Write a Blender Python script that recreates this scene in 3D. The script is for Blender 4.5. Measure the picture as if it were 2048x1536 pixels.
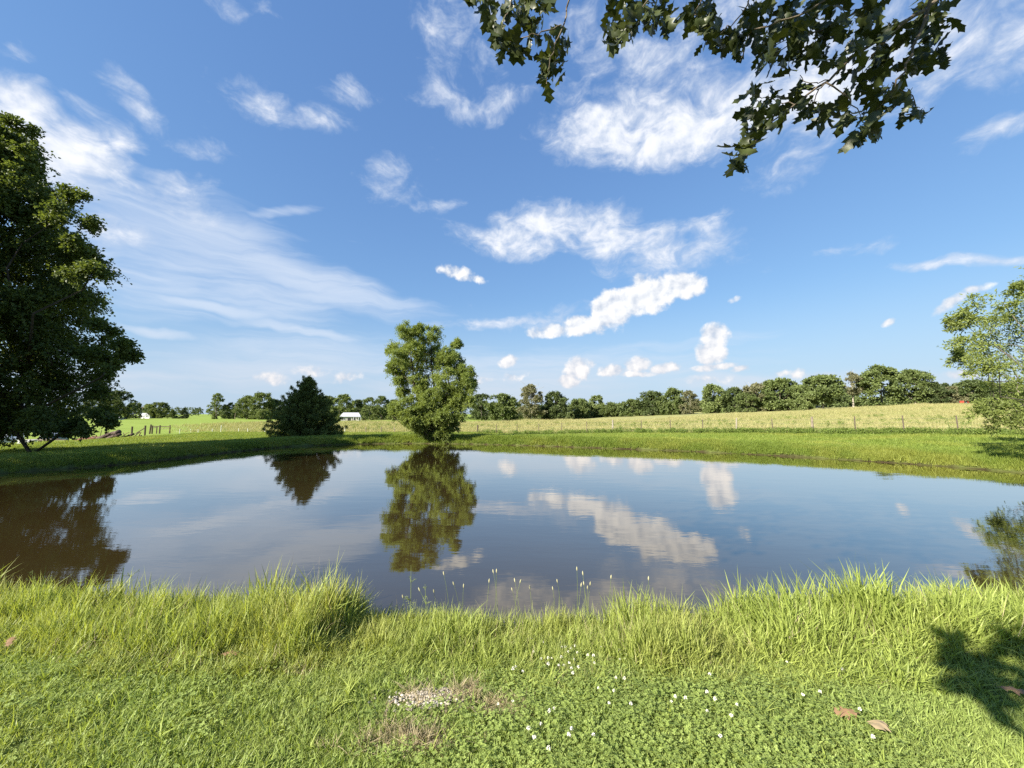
import bpy, bmesh, math, random
import numpy as np
from mathutils import Vector, Matrix

for o in list(bpy.data.objects):
    bpy.data.objects.remove(o)
scene = bpy.context.scene
COL = scene.collection
rad = math.radians

# ------------------------------------------------------------------ camera
F_PX, CX, CY, CAM_Z = 772.0, 1024.0, 768.0, 1.95
PITCH = math.atan(60.0 / F_PX)
cam_d = bpy.data.cameras.new('camera')
cam = bpy.data.objects.new('camera', cam_d)
COL.objects.link(cam)
cam_d.sensor_width = 36.0
cam_d.lens = 36.0 * F_PX / 2048.0
cam_d.clip_start = 0.05
cam_d.clip_end = 12000.0
cam.location = (0, 0, CAM_Z)
cam.rotation_euler = (rad(90) + PITCH, 0, 0)
scene.camera = cam

# ------------------------------------------------------------------ light
SUN_EL = rad(31.0)
TO_SUN = Vector((-0.80 * math.cos(SUN_EL), -0.60 * math.cos(SUN_EL), math.sin(SUN_EL)))
sun_d = bpy.data.lights.new('sun', 'SUN')
sun_d.energy = 5.0
sun_d.angle = rad(0.53)
sun_d.color = (1.0, 0.93, 0.80)
sun = bpy.data.objects.new('sun', sun_d)
COL.objects.link(sun)
sun.rotation_euler = (-TO_SUN).to_track_quat('-Z', 'Y').to_euler()

vs = scene.view_settings
vs.view_transform = 'Standard'
vs.look = 'None'
vs.exposure = 1.5
vs.gamma = 1.0
vs.use_curve_mapping = False
scene.render.engine = 'CYCLES'
cy = scene.cycles
cy.use_denoising = False
cy.use_adaptive_sampling = True
cy.adaptive_threshold = 0.005
cy.max_bounces = 6
cy.diffuse_bounces = 3
cy.glossy_bounces = 3
cy.transmission_bounces = 3
cy.transparent_max_bounces = 6
cy.caustics_reflective = False
cy.caustics_refractive = False


def ray(px, py):
    u = (px - CX) / F_PX
    v = (CY - py) / F_PX
    cp, sp = math.cos(PITCH), math.sin(PITCH)
    return np.array([u, cp - v * sp, sp + v * cp])


def at(px, py, Y):
    d = ray(px, py)
    return np.array([0, 0, CAM_Z]) + d * (Y / d[1])


# ------------------------------------------------------------------ node helpers
class NT:
    """small expression builder over a node tree"""

    def __init__(self, tree):
        self.t = tree
        self.n = tree.nodes
        self.l = tree.links

    def put(self, sock, val):
        if isinstance(val, bpy.types.NodeSocket):
            self.l.new(val, sock)
        elif val is not None:
            sock.default_value = val

    def m(self, op, a, b=None, c=None, clamp=False):
        x = self.n.new('ShaderNodeMath')
        x.operation = op
        x.use_clamp = clamp
        for i, v in enumerate((a, b, c)):
            if v is not None:
                self.put(x.inputs[i], v)
        return x.outputs[0]

    def vm(self, op, a, b=None, out=0):
        x = self.n.new('ShaderNodeVectorMath')
        x.operation = op
        self.put(x.inputs[0], a)
        if b is not None:
            self.put(x.inputs[1], b)
        return x.outputs[out]

    def xyz(self, a, b, c):
        x = self.n.new('ShaderNodeCombineXYZ')
        for i, v in enumerate((a, b, c)):
            self.put(x.inputs[i], v)
        return x.outputs[0]

    def mapping(self, vec, loc=(0, 0, 0), rot=(0, 0, 0), scl=(1, 1, 1), kind='POINT'):
        x = self.n.new('ShaderNodeMapping')
        x.vector_type = kind
        self.put(x.inputs[0], vec)
        x.inputs[1].default_value = loc
        x.inputs[2].default_value = rot
        x.inputs[3].default_value = scl
        return x.outputs[0]

    def noise(self, vec, scale=1.0, detail=4.0, rough=0.55, dist=0.0, lac=2.0, color=False):
        x = self.n.new('ShaderNodeTexNoise')
        x.noise_dimensions = '3D'
        self.put(x.inputs['Vector'], vec)
        x.inputs['Scale'].default_value = scale
        x.inputs['Detail'].default_value = detail
        x.inputs['Roughness'].default_value = rough
        x.inputs['Lacunarity'].default_value = lac
        x.inputs['Distortion'].default_value = dist
        return x.outputs['Color' if color else 'Fac']

    def rng(self, v, a, b, c=0.0, d=1.0, smooth=True):
        x = self.n.new('ShaderNodeMapRange')
        x.interpolation_type = 'SMOOTHSTEP' if smooth else 'LINEAR'
        self.put(x.inputs[0], v)
        for i, k in enumerate((a, b, c, d)):
            self.put(x.inputs[i + 1], k)
        return x.outputs[0]

    def mix(self, fac, a, b, mode='MIX'):
        x = self.n.new('ShaderNodeMix')
        x.data_type = 'RGBA'
        x.blend_type = mode
        self.put(x.inputs[0], fac)
        for s, v in ((x.inputs[6], a), (x.inputs[7], b)):
            if isinstance(v, tuple) and len(v) == 3:
                v = v + (1.0,)
            self.put(s, v)
        return x.outputs[2]


# ------------------------------------------------------------------ sky
world = bpy.data.worlds.new('World')
scene.world = world
world.use_nodes = True
wt = world.node_tree
wt.nodes.clear()
W = NT(wt)
sky = wt.nodes.new('ShaderNodeTexSky')
sky.sky_type = 'NISHITA'
sky.sun_disc = False
sky.sun_elevation = SUN_EL
sky.sun_rotation = math.atan2(TO_SUN.x, TO_SUN.y)
sky.altitude = 200
sky.air_density = 1.25
sky.dust_density = 0.2
sky.ozone_density = 2.6
tc = wt.nodes.new('ShaderNodeTexCoord')
dirv = tc.outputs['Generated']
sep = wt.nodes.new('ShaderNodeSeparateXYZ')
wt.links.new(dirv, sep.inputs[0])
az = W.m('ARCTAN2', sep.outputs[0], sep.outputs[1])
el = W.m('ARCSINE', sep.outputs[2])
pp = W.xyz(az, el, 1.0)


def azel(px, py):
    d = ray(px, py)
    d = d / np.linalg.norm(d)
    return np.array([math.atan2(d[0], d[1]), math.asin(d[2])])


def lobes(lst, vec):
    """union of soft ellipses placed by direction; 1 in the middle, 0 at the rim"""
    acc = None
    for px, py, rx, ry, rot, s in lst:
        c = azel(px, py)
        ca, sa = math.cos(rad(rot)), math.sin(rad(rot))
        ax = azel(px + rx * ca * .5, py - rx * sa * .5) - azel(px - rx * ca * .5, py + rx * sa * .5)
        ay = azel(px - ry * sa * .5, py - ry * ca * .5) - azel(px + ry * sa * .5, py + ry * ca * .5)
        k = math.atan2(ax[1], ax[0])
        sx, sy = np.linalg.norm(ax) / math.sqrt(s), np.linalg.norm(ay) / math.sqrt(s)
        ck, sk = math.cos(k), math.sin(k)
        u = W.vm('DOT_PRODUCT', vec, (ck / sx, sk / sx, -(ck * c[0] + sk * c[1]) / sx), 1)
        v = W.vm('DOT_PRODUCT', vec, (-sk / sy, ck / sy, (sk * c[0] - ck * c[1]) / sy), 1)
        f = W.m('SUBTRACT', s, W.m('MULTIPLY_ADD', v, v, W.m('MULTIPLY', u, u)))
        acc = f if acc is None else W.m('MAXIMUM', acc, f)
    return W.m('MAXIMUM', acc, -0.6)


CUM = [  # heaped clouds
    (1290, 592, 92, 42, 14, 1.25), (1370, 573, 52, 32, 10, 1.1), (1222, 622, 62, 46, 42, 1.2), (1165, 650, 70, 24, 12, 1.15),
    (1105, 662, 56, 17, 6, 1.05), (1285, 572, 36, 30, 0, 1.0),
    (1428, 676, 36, 34, 0, 1.2), (1422, 706, 38, 34, 0, 1.1), (1425, 735, 58, 11, 5, .9), (1482, 737, 28, 9, 8, .8),
    (1155, 738, 34, 30, 30, 1.15), (1140, 762, 28, 18, 0, 1.1), (1180, 728, 16, 12, 0, .8),
    (1276, 730, 34, 20, 0, 1.05), (1225, 742, 38, 15, 0, .9), (1325, 738, 40, 14, 8, .95), (1270, 748, 70, 8, 0, .8),
    (1018, 722, 28, 15, 15, .95), (1030, 752, 30, 12, 12, .55), (1900, 607, 58, 15, 34, .85), (1950, 578, 42, 12, 16, .7),
    (1779, 645, 20, 9, 26, .7), (1468, 600, 18, 8, 15, .6), (1570, 745, 34, 11, 8, .62), (1590, 748, 26, 14, 0, .55),
    (1925, 748, 46, 14, 0, .6), (545, 756, 46, 18, 0, .6), (610, 742, 64, 14, 0, .55), (700, 752, 44, 16, 20, .52), (1640, 752, 44, 10, 0, .5), (960, 762, 50, 10, 5, .45),
    (915, 545, 48, 17, -10, .72), (945, 556, 40, 10, -12, .6), (1420, 760, 60, 14, 0, .5),
]
WIS = [  # torn, combed-out middle clouds
    (1100, 452, 170, 50, 4, 1.2), (1030, 478, 130, 42, -6, 1.2), (1230, 478, 210, 56, -12, 1.1), (1330, 510, 150, 42, 8, 1.0),
    (1390, 465, 90, 26, 22, .55), (1010, 640, 150, 13, 6, .85), (1090, 632, 70, 12, 10, .7),
    (1200, 268, 140, 70, 4, 1.3), (1330, 265, 190, 80, 8, 1.4), (1470, 225, 190, 90, 16, 1.3), (1620, 180, 220, 110, 20, 1.1), (1330, 190, 150, 70, 10, .8),
    (1800, 110, 260, 120, 16, .85), (1990, 70, 190, 110, 0, .8), (1160, 210, 60, 40, 30, .6), (1210, 140, 60, 22, 30, .55), (1300, 130, 140, 90, 20, .6),
    (1200, 60, 60, 50, 0, .5), (1480, 40, 130, 70, 0, .7),
    (920, 55, 70, 55, -35, .62), (935, 15, 60, 30, 0, .7), (895, 105, 40, 14, -20, .5),
    (915, 205, 62, 26, -18, .62), (862, 175, 12, 24, 15, .34), (1015, 195, 40, 18, 15, .62),
    (50, 240, 130, 80, -30, 1.35), (110, 305, 190, 80, -12, 1.3), (30, 340, 150, 90, 0, 1.1), (235, 285, 40, 40, -20, .85), (160, 360, 160, 40, -10, .7),
    (265, 205, 62, 24, -42, .95), (180, 208, 40, 17, -22, .7), (15, 102, 40, 10, -18, .7), (75, 170, 34, 10, -15, .55),
    (230, 465, 95, 34, -8, .95), (530, 205, 62, 26, -24, .95), (638, 240, 52, 19, -10, .75), (695, 190, 44, 17, 0, .65),
    (410, 298, 58, 13, -10, .72), (362, 362, 56, 20, -8, .8), (788, 368, 44, 30, -25, .55), (865, 405, 44, 9, 5, .55),
    (270, 375, 44, 12, -25, .55), (390, 430, 80, 28, -20, .5), (450, 20, 34, 12, -30, .45), (540, 20, 24, 11, -10, .4),
    (1585, 335, 62, 22, 22, .6), (1560, 362, 36, 12, 0, .5), (1990, 265, 90, 24, 18, .62), (1850, 215, 26, 16, 0, .45),
    (1900, 530, 150, 13, 2, .8), (2010, 525, 120, 14, 0, .7), (1710, 495, 52, 9, 6, .5),
]
WIS = [(x, y, a * 1.4, b * 1.5, r, k * .70) if a < 75 else (x, y, a, b, r, k) for x, y, a, b, r, k in WIS]   # small scraps: looser, thinner
CIR = [  # long thin veils
    (430, 470, 200, 60, -15, .9), (330, 560, 200, 90, -8, .7), (180, 520, 160, 120, 0, .6), (640, 720, 300, 60, 0, .7), (1100, 740, 420, 50, 0, .6),
    (420, 500, 330, 110, -22, .8), (600, 560, 330, 52, -17, 1.0), (760, 595, 160, 22, -14, .75), (430, 615, 190, 18, -10, .95), (600, 660, 170, 14, -12, .85),
    (320, 668, 90, 12, -9, .9), (520, 590, 230, 70, -12, .75), (560, 425, 80, 14, 8, .6), (270, 420, 220, 80, -20, .7),
    (560, 745, 280, 42, 0, .85), (1000, 770, 340, 50, 0, .8), (1350, 690, 200, 16, 8, .45), (760, 740, 120, 20, 10, .55), (1240, 700, 120, 16, 6, .5),
    (1520, 765, 280, 30, 0, .75), (250, 760, 260, 40, 0, .65), (1900, 760, 200, 26, 0, .6),
]
warp = W.vm('SCALE', W.vm('SUBTRACT', W.noise(pp, 9, 3, .5, color=True), (.5, .5, .5)))
wt.nodes[-1].inputs['Scale'].default_value = .05
pw = W.vm('MULTIPLY', W.vm('ADD', pp, warp), (1, 1, 0))
pw = W.vm('ADD', pw, (0, 0, 1))
# heaped
cn = W.noise(pp, 26, 8, .56, 0.15)
cn2 = W.noise(W.vm('ADD', pp, (-0.012, 0.010, 0.0)), 26, 5, .5, 0.15)
cf = W.m('ADD', lobes(CUM, pp), W.m('MULTIPLY', W.m('SUBTRACT', cn, .5), 2.3))
ca_ = W.rng(cf, .12, .78)
cshade = W.m('ADD', W.rng(cf, .2, 1.2, .35, .75), W.m('MULTIPLY', W.m('SUBTRACT', cn, cn2), 2.2), clamp=True)
# torn
wn = W.noise(W.mapping(pw, rot=(0, 0, rad(8)), scl=(11, 21, 1)), 1.0, 8, .60, .5)
wnf = W.noise(W.mapping(pw, rot=(0, 0, rad(-12)), scl=(38, 54, 1)), 1.0, 6, .62, .3)
wnn = W.m('ADD', W.m('MULTIPLY', W.m('SUBTRACT', wn, .5), 2.9), W.m('MULTIPLY', W.m('SUBTRACT', wnf, .5), .95))
scat = W.m('SUBTRACT', W.m('MULTIPLY', W.noise(pp, 3.1, 3, .5), 2.6), 1.55)  # the same sort of cloud all round
away = W.rng(W.m('ABSOLUTE', W.m('ADD', az, 0)), 1.0, 1.35)
up = W.rng(el, .82, 1.05)
wl = W.m('MAXIMUM', lobes(WIS, pw), W.m('SUBTRACT', scat, W.m('SUBTRACT', 1.0, W.m('MAXIMUM', away, up))))
wf = W.m('ADD', wl, wnn)
wa = W.m('MULTIPLY', W.rng(wf, -.15, 1.45), .95)
# veils
vn = W.noise(W.mapping(pw, rot=(0, 0, rad(15)), scl=(5, 46, 1)), 1.0, 6, .58, .6)
vf = W.m('ADD', lobes(CIR, pw), W.m('MULTIPLY', W.m('SUBTRACT', vn, .5), 1.3))
va = W.m('MULTIPLY', W.rng(vf, -.15, 1.25), .66)

hz = W.rng(el, 0.0, .22, 1.0, 0.0)     # low in the sky the clouds warm and pale
ssep = wt.nodes.new('ShaderNodeSeparateColor')
wt.links.new(sky.outputs[0], ssep.inputs[0])
scomb = wt.nodes.new('ShaderNodeCombineColor')
for i, (g, p) in enumerate(((1.18, .68), (1.74, .62), (3.05, .46))):   # the phone's rendering of blue sky: flatter, deeper
    wt.links.new(W.m('MULTIPLY', W.m('POWER', ssep.outputs[i], p), g), scomb.inputs[i])
low = W.rng(el, -.02, .30, .8, 0.0)
sky_c = W.mix(low, scomb.outputs[0], (4.1, 5.2, 6.6))
veil_c = W.mix(hz, (6.3, 6.9, 7.8), (5.6, 5.9, 6.6))
wis_c = W.mix(W.rng(W.m('ADD', wf, W.m('MULTIPLY', W.m('SUBTRACT', cn, cn2), 2.0)), .3, 1.9), (5.2, 5.9, 7.1), (8.2, 8.3, 8.6))
cum_c = W.mix(cshade, W.mix(hz, (4.7, 5.3, 6.3), (4.8, 5.2, 6.0)), W.mix(hz, (8.6, 8.6, 8.6), (8.2, 7.7, 7.4)))
c1 = W.mix(va, sky_c, veil_c)
c2 = W.mix(wa, c1, wis_c)
c3 = W.mix(1.0, W.mix(ca_, c2, cum_c), (.91, .91, .91), 'MULTIPLY')
bg = wt.nodes.new('ShaderNodeBackground')
bg.inputs['Strength'].default_value = 0.05
wt.links.new(c3, bg.inputs['Color'])
wo = wt.nodes.new('ShaderNodeOutputWorld')
wt.links.new(bg.outputs[0], wo.inputs['Surface'])
world.cycles.sampling_method = 'MANUAL'
world.cycles.sample_map_resolution = 512
#SKYEND

# ------------------------------------------------------------------ materials
def new_mat(name):
    m = bpy.data.materials.new(name)
    m.use_nodes = True
    m.node_tree.nodes.clear()
    return m, NT(m.node_tree)


def finish(m, N, shader):
    o = N.n.new('ShaderNodeOutputMaterial')
    N.l.new(shader, o.inputs['Surface'])
    return m


def principled(N, color, rough=.6, spec=.3, metal=0.0, normal=None):
    p = N.n.new('ShaderNodeBsdfPrincipled')
    N.put(p.inputs['Base Color'], color + (1.0,) if isinstance(color, tuple) else color)
    N.put(p.inputs['Roughness'], rough)
    p.inputs['Specular IOR Level'].default_value = spec
    p.inputs['Metallic'].default_value = metal
    if normal is not None:
        N.l.new(normal, p.inputs['Normal'])
    return p.outputs[0]


def attr(N, name, kind='GEOMETRY'):
    a = N.n.new('ShaderNodeAttribute')
    a.attribute_name = name
    a.attribute_type = kind
    return a


def geo_pos(N):
    g = N.n.new('ShaderNodeNewGeometry')
    return g.outputs['Position']


def leaf_mat(name, ca, cb, trans=.35, rough=.5, spec=.25, patch=0.0, patch_scale=.6, patch_col=None, per_instance=0.0, tip=None):
    """foliage: leaf to leaf colour from ca to cb (attribute v), light shining through"""
    m, N = new_mat(name)
    v = attr(N, 'v').outputs['Fac']
    if per_instance:
        oi = N.n.new('ShaderNodeObjectInfo')
        v = N.m('ADD', N.m('MULTIPLY', v, 1 - per_instance), N.m('MULTIPLY', oi.outputs['Random'], per_instance))
    c = N.mix(v, ca, cb)
    if tip is not None:
        c = N.mix(N.m('MULTIPLY', attr(N, 't').outputs['Fac'], tip[3]), c, tip[:3])
    if patch_col is not None:
        n = N.noise(geo_pos(N), patch_scale, 4, .6)
        c = N.mix(N.m('MULTIPLY', N.rng(n, .44, .66), patch), c, patch_col)
    p = principled(N, c, rough, spec)
    t = N.n.new('ShaderNodeBsdfTranslucent')
    N.put(t.inputs[0], N.mix(1.0, c, (1.25, 1.2, .55), 'MULTIPLY'))
    mx = N.n.new('ShaderNodeMixShader')
    mx.inputs[0].default_value = trans
    N.l.new(p, mx.inputs[1])
    N.l.new(t.outputs[0], mx.inputs[2])
    return finish(m, N, mx.outputs[0])


def bark_mat(name, c1, c2, scale=14):
    m, N = new_mat(name)
    p = geo_pos(N)
    n = N.noise(N.mapping(p, scl=(scale, scale, scale * .22)), 1, 6, .65)
    b = N.n.new('ShaderNodeBump')
    b.inputs['Strength'].default_value = .6
    b.inputs['Distance'].default_value = .03
    N.l.new(n, b.inputs['Height'])
    return finish(m, N, principled(N, N.mix(N.rng(n, .3, .7), c1, c2), .85, .15, normal=b.outputs[0]))


def plain_mat(name, c, rough=.6, spec=.3, metal=0.0, var=.15, scale=6.0):
    m, N = new_mat(name)
    tcn = N.n.new('ShaderNodeTexCoord')
    n = N.noise(tcn.outputs['Object'], scale, 5, .6)
    dark = tuple(x * (1 - var) for x in c)
    lite = tuple(min(1, x * (1 + var)) for x in c)
    return finish(m, N, principled(N, N.mix(N.rng(n, .3, .7), dark, lite), rough, spec, metal))


# ------------------------------------------------------------------ mesh helpers
def mesh_from(name, V, F, attrs=None, mat=None, smooth=False):
    """F: list of (m,k) integer arrays"""
    V = np.asarray(V, dtype=np.float32).reshape(-1, 3)
    if not isinstance(F, (list, tuple)):
        F = [F]
    F = [np.asarray(f, dtype=np.int32) for f in F if len(f)]
    loops = np.concatenate([f.ravel() for f in F])
    tot = np.concatenate([np.full(len(f), f.shape[1], dtype=np.int32) for f in F])
    start = np.concatenate([[0], np.cumsum(tot)[:-1]]).astype(np.int32)
    me = bpy.data.meshes.new(name)
    me.vertices.add(len(V))
    me.vertices.foreach_set('co', V.ravel())
    me.loops.add(len(loops))
    me.loops.foreach_set('vertex_index', loops)
    me.polygons.add(len(tot))
    me.polygons.foreach_set('loop_start', start)
    me.polygons.foreach_set('loop_total', tot)
    me.polygons.foreach_set('use_smooth', np.full(len(tot), smooth, dtype=bool))
    for k, a in (attrs or {}).items():
        a = np.asarray(a, dtype=np.float32)
        if a.ndim == 1:
            at_ = me.attributes.new(k, 'FLOAT', 'POINT')
            at_.data.foreach_set('value', a)
        else:
            at_ = me.attributes.new(k, 'FLOAT_COLOR', 'POINT')
            at_.data.foreach_set('color', a.ravel())
    if mat is not None:
        me.materials.append(mat)
    me.update()
    me.validate()
    return me


def link(name, data, parent=None, loc=None, label=None, cat=None, group=None, kind=None):
    o = bpy.data.objects.new(name, data)
    COL.objects.link(o)
    if parent is not None:
        o.parent = parent
    if loc is not None:
        o.location = tuple(float(c) for c in loc)
    for k, v in (('label', label), ('category', cat), ('group', group), ('kind', kind)):
        if v:
            o[k] = v
    return o


def thing(name, label, cat, loc=(0, 0, 0), rz=0.0, group=None):
    o = link(name, None, None, loc, label, cat, group)
    o.rotation_euler = (0, 0, rz)
    o.empty_display_size = .2
    return o


def tube(paths, sides=6):
    """paths: list of (points, radii); returns V, [F]"""
    Vs, Fs, off = [], [], 0
    ang = np.linspace(0, 2 * math.pi, sides, endpoint=False)
    for P, R in paths:
        P = np.asarray(P, dtype=float)
        R = np.broadcast_to(np.asarray(R, dtype=float), (len(P),))
        T = np.gradient(P, axis=0)
        T /= np.linalg.norm(T, axis=1, keepdims=True) + 1e-9
        ref = np.array([0.31, 0.95, 0.05]) if abs(T[0][2]) > .6 else np.array([0.05, .1, 1.0])
        A = np.cross(T, ref)
        A /= np.linalg.norm(A, axis=1, keepdims=True) + 1e-9
        B = np.cross(T, A)
        ring = P[:, None, :] + R[:, None, None] * (np.cos(ang)[None, :, None] * A[:, None, :] + np.sin(ang)[None, :, None] * B[:, None, :])
        n = len(P)
        Vs.append(ring.reshape(-1, 3))
        i = np.arange(n - 1)[:, None] * sides
        j = np.arange(sides)[None, :]
        k = (j + 1) % sides
        Fs.append((np.stack([i + j, i + k, i + sides + k, i + sides + j], -1).reshape(-1, 4)) + off)
        off += n * sides
    return np.concatenate(Vs), [np.concatenate(Fs)]


def box_vf(x0, x1, y0, y1, z0, z1):
    V = np.array([[x, y, z] for x in (x0, x1) for y in (y0, y1) for z in (z0, z1)], float)
    F = np.array([[0, 1, 3, 2], [4, 6, 7, 5], [0, 4, 5, 1], [2, 3, 7, 6], [0, 2, 6, 4], [1, 5, 7, 3]])
    return V, F


def boxes(lst):
    V, F, o = [], [], 0
    for b in lst:
        v, f = box_vf(*b)
        V.append(v); F.append(f + o); o += 8
    return np.concatenate(V), [np.concatenate(F)]


def bez(a, b, c, n=8):
    t = np.linspace(0, 1, n)[:, None]
    return (1 - t) ** 2 * np.asarray(a) + 2 * t * (1 - t) * np.asarray(b) + t ** 2 * np.asarray(c)


def unit(v):
    return v / (np.linalg.norm(v, axis=-1, keepdims=True) + 1e-9)


def sstep(a, b, x):
    t = np.clip((x - a) / (b - a), 0, 1)
    return t * t * (3 - 2 * t)


# value noise for terrain and scatter masks
_rs = np.random.RandomState(7)
_tab = _rs.rand(256, 256)


def vnoise(x, y, s=1.0):
    x = np.asarray(x) / s + 100.3
    y = np.asarray(y) / s + 57.7
    xi, yi = np.floor(x).astype(int), np.floor(y).astype(int)
    fx, fy = x - xi, y - yi
    fx, fy = fx * fx * (3 - 2 * fx), fy * fy * (3 - 2 * fy)
    g = lambda a, b: _tab[a % 256, b % 256]
    return (g(xi, yi) * (1 - fx) + g(xi + 1, yi) * fx) * (1 - fy) + (g(xi, yi + 1) * (1 - fx) + g(xi + 1, yi + 1) * fx) * fy


def fbm(x, y, s, o=4):
    r, a, t = 0, 1, 0
    for _ in range(o):
        r = r + a * vnoise(x, y, s)
        t += a
        s *= .5
        a *= .5
    return r / t


# ------------------------------------------------------------------ terrain
SH = np.array([(-13.5, 5.0), (-10, 4.3), (-6, 3.95), (-3, 3.72), (-1.2, 3.6), (0.4, 3.52), (2.2, 3.55), (3.6, 3.66), (6, 3.85), (9.5, 4.3), (13.5, 5.2), (17.2, 7.4), (18.4, 10),
               (17.0, 12.8), (15.7, 15.1), (12.6, 18.1), (9.0, 20.5), (5.2, 22.2), (2.2, 23.5), (-1.0, 24.7), (-4.2, 25.5), (-8.2, 25.6),
               (-11.5, 24.4), (-13.7, 22.4), (-14.6, 18.0), (-14.9, 15.4), (-16.6, 13.0), (-18.6, 10), (-17.4, 7.2)], float)


def catmull(P, n=8):
    out = []
    N_ = len(P)
    for i in range(N_):
        p0, p1, p2, p3 = P[i - 1], P[i], P[(i + 1) % N_], P[(i + 2) % N_]
        for t in np.linspace(0, 1, n, endpoint=False):
            out.append(.5 * ((2 * p1) + (-p0 + p2) * t + (2 * p0 - 5 * p1 + 4 * p2 - p3) * t * t + (-p0 + 3 * p1 - 3 * p2 + p3) * t ** 3))
    return np.array(out)


POLY = catmull(SH, 7)
POLY += (np.random.RandomState(3).rand(*POLY.shape) - .5) * .16


def pond_sd(x, y):
    """distance to the shore line, negative over the water"""
    x = np.asarray(x, float)
    y = np.asarray(y, float)
    shp = x.shape
    x, y = x.ravel(), y.ravel()
    d2 = np.full(x.shape, 1e18)
    ins = np.zeros(x.shape, bool)
    for i in range(len(POLY)):
        a, b = POLY[i - 1], POLY[i]
        e = b - a
        t = np.clip(((x - a[0]) * e[0] + (y - a[1]) * e[1]) / (e @ e), 0, 1)
        d2 = np.minimum(d2, (x - a[0] - t * e[0]) ** 2 + (y - a[1] - t * e[1]) ** 2)
        c = (a[1] > y) != (b[1] > y)
        if abs(e[1]) > 1e-12:
            ins ^= c & (x < e[0] * (y - a[1]) / e[1] + a[0])
    d = np.sqrt(d2)
    return np.where(ins, -d, d).reshape(shp)


def terr(x, y, sd=None):
    x = np.asarray(x, float)
    y = np.asarray(y, float)
    if sd is None:
        sd = pond_sd(x, y)
    near = np.interp(x, [-60, -40, -26, -14, -3, 10, 26, 40], [-1.1, -.7, -.45, -.45, -.3, .3, .66, .72])
    far = np.interp(x, [-400, 0, 20, 50, 62, 124, 150, 400], [-1.5, -1.5, -1.35, .55, 1.5, 4.5, 5.1, 6])
    f = near + (far - near) * sstep(28, 118, y)
    f = f + (.35 - f) * (1 - sstep(3, 13, y))
    H = .35 + .13 * sstep(6, 13, y) * sstep(-6, 6, x)
    bw = 1.5 - .35 * sstep(6, 13, y) + .9 * sstep(2, 12, x) * sstep(8, 14, y)
    s = np.clip(sd / bw, 0, 1)
    bank = H * (1 - (1 - s) ** 2)
    bank = np.maximum(bank, (.07 + .06 * vnoise(x, y, .5)) * sstep(0, .12, sd) * sstep(7, 10, y))   # eroded lip of the far banks
    land = bank + (f - bank) * sstep(2.6, 12, sd)
    land = land + (fbm(x, y, 1.7, 3) - .5) * .09 * sstep(.2, 1.5, sd) + (fbm(x, y, 22, 2) - .5) * .5 * sstep(14, 40, sd)
    bed = -1.3 * (1 - (1 - np.clip(-sd / 4, 0, 1)) ** 2)
    return np.where(sd > 0, land, bed)


def tz(x, y):
    return float(terr(np.array([x]), np.array([y]))[0])


def ground_hit(px, py):
    """where the sight line through a picture point meets the ground"""
    d = ray(px, py)
    t = np.linspace(1.2, 60, 6000)
    X, Y, Z = d[0] * t, d[1] * t, CAM_Z + d[2] * t
    k = np.argmax(Z < terr(X, Y))
    return np.array([X[k], Y[k], tz(X[k], Y[k])])


fwd = np.linspace(rad(-72), rad(72), 440)
back = np.linspace(rad(72), rad(288), 70)[1:-1]
angs = np.concatenate([fwd, back])
rr = [.05, .3, .6, .9]
while rr[-1] < 52:
    rr.append(max(rr[-1] * 1.0125, rr[-1] + .04))
while rr[-1] < 9000:
    rr.append(rr[-1] * 1.045)
rr = np.array(rr)
RG, AG = np.meshgrid(rr, angs, indexing='ij')
TX, TY = RG * np.sin(AG), RG * np.cos(AG)
TSD = pond_sd(TX, TY)
TZ = terr(TX, TY, TSD)
nA, nR = len(angs), len(rr)
ii = np.arange(nR - 1)[:, None] * nA
jj = np.arange(nA)[None, :]
kk = (jj + 1) % nA
TF = np.stack([ii + jj, ii + nA + jj, ii + nA + kk, ii + kk], -1).reshape(-1, 4)

# land cover: r = hay-coloured field, g = bright crop field, b = mud at the water line
FA, FB = np.array([-3.6, 42.0]), np.array([31.0, 21.8])       # pasture fence, right
fdir = (FB - FA) / np.linalg.norm(FB - FA)
fnor = np.array([-fdir[1], fdir[0]])


def beyond_fence(x, y):
    r = (x - FA[0]) * fnor[0] + (y - FA[1]) * fnor[1]
    l = y - 43.5
    return np.where(x > FA[0], r, np.minimum(l, 1e9))


def cover(x, y, sd):
    bf = beyond_fence(x, y) + (fbm(x, y, 6, 3) - .5) * 2.0
    lim = 96 + (fbm(x, y, 30, 3) - .5) * 30
    hay_right = sstep(-30, 10, x - .0 * y)
    hay = sstep(-.5, 1.0, bf) * np.where(x > 14, 1.0, 1 - sstep(lim - 12, lim + 6, y - np.clip(x, 0, 14) * 6))
    left = sstep(-.92, -.62, x / np.maximum(y, 1))
    hay = hay * np.maximum(left, sstep(10, 20, x))
    crop = sstep(38, 46, y) * (1 - hay) * (1 - sstep(20, 45, x)) + sstep(-24, -34, x) * sstep(30, 44, y)
    mud = 1 - sstep(.03, .16, sd)
    return np.clip(hay, 0, 1), np.clip(crop, 0, 1), mud


hay, crop, mud = cover(TX, TY, TSD)
tcol = np.stack([hay, crop, mud, np.ones_like(hay)], -1).reshape(-1, 4)

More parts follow.
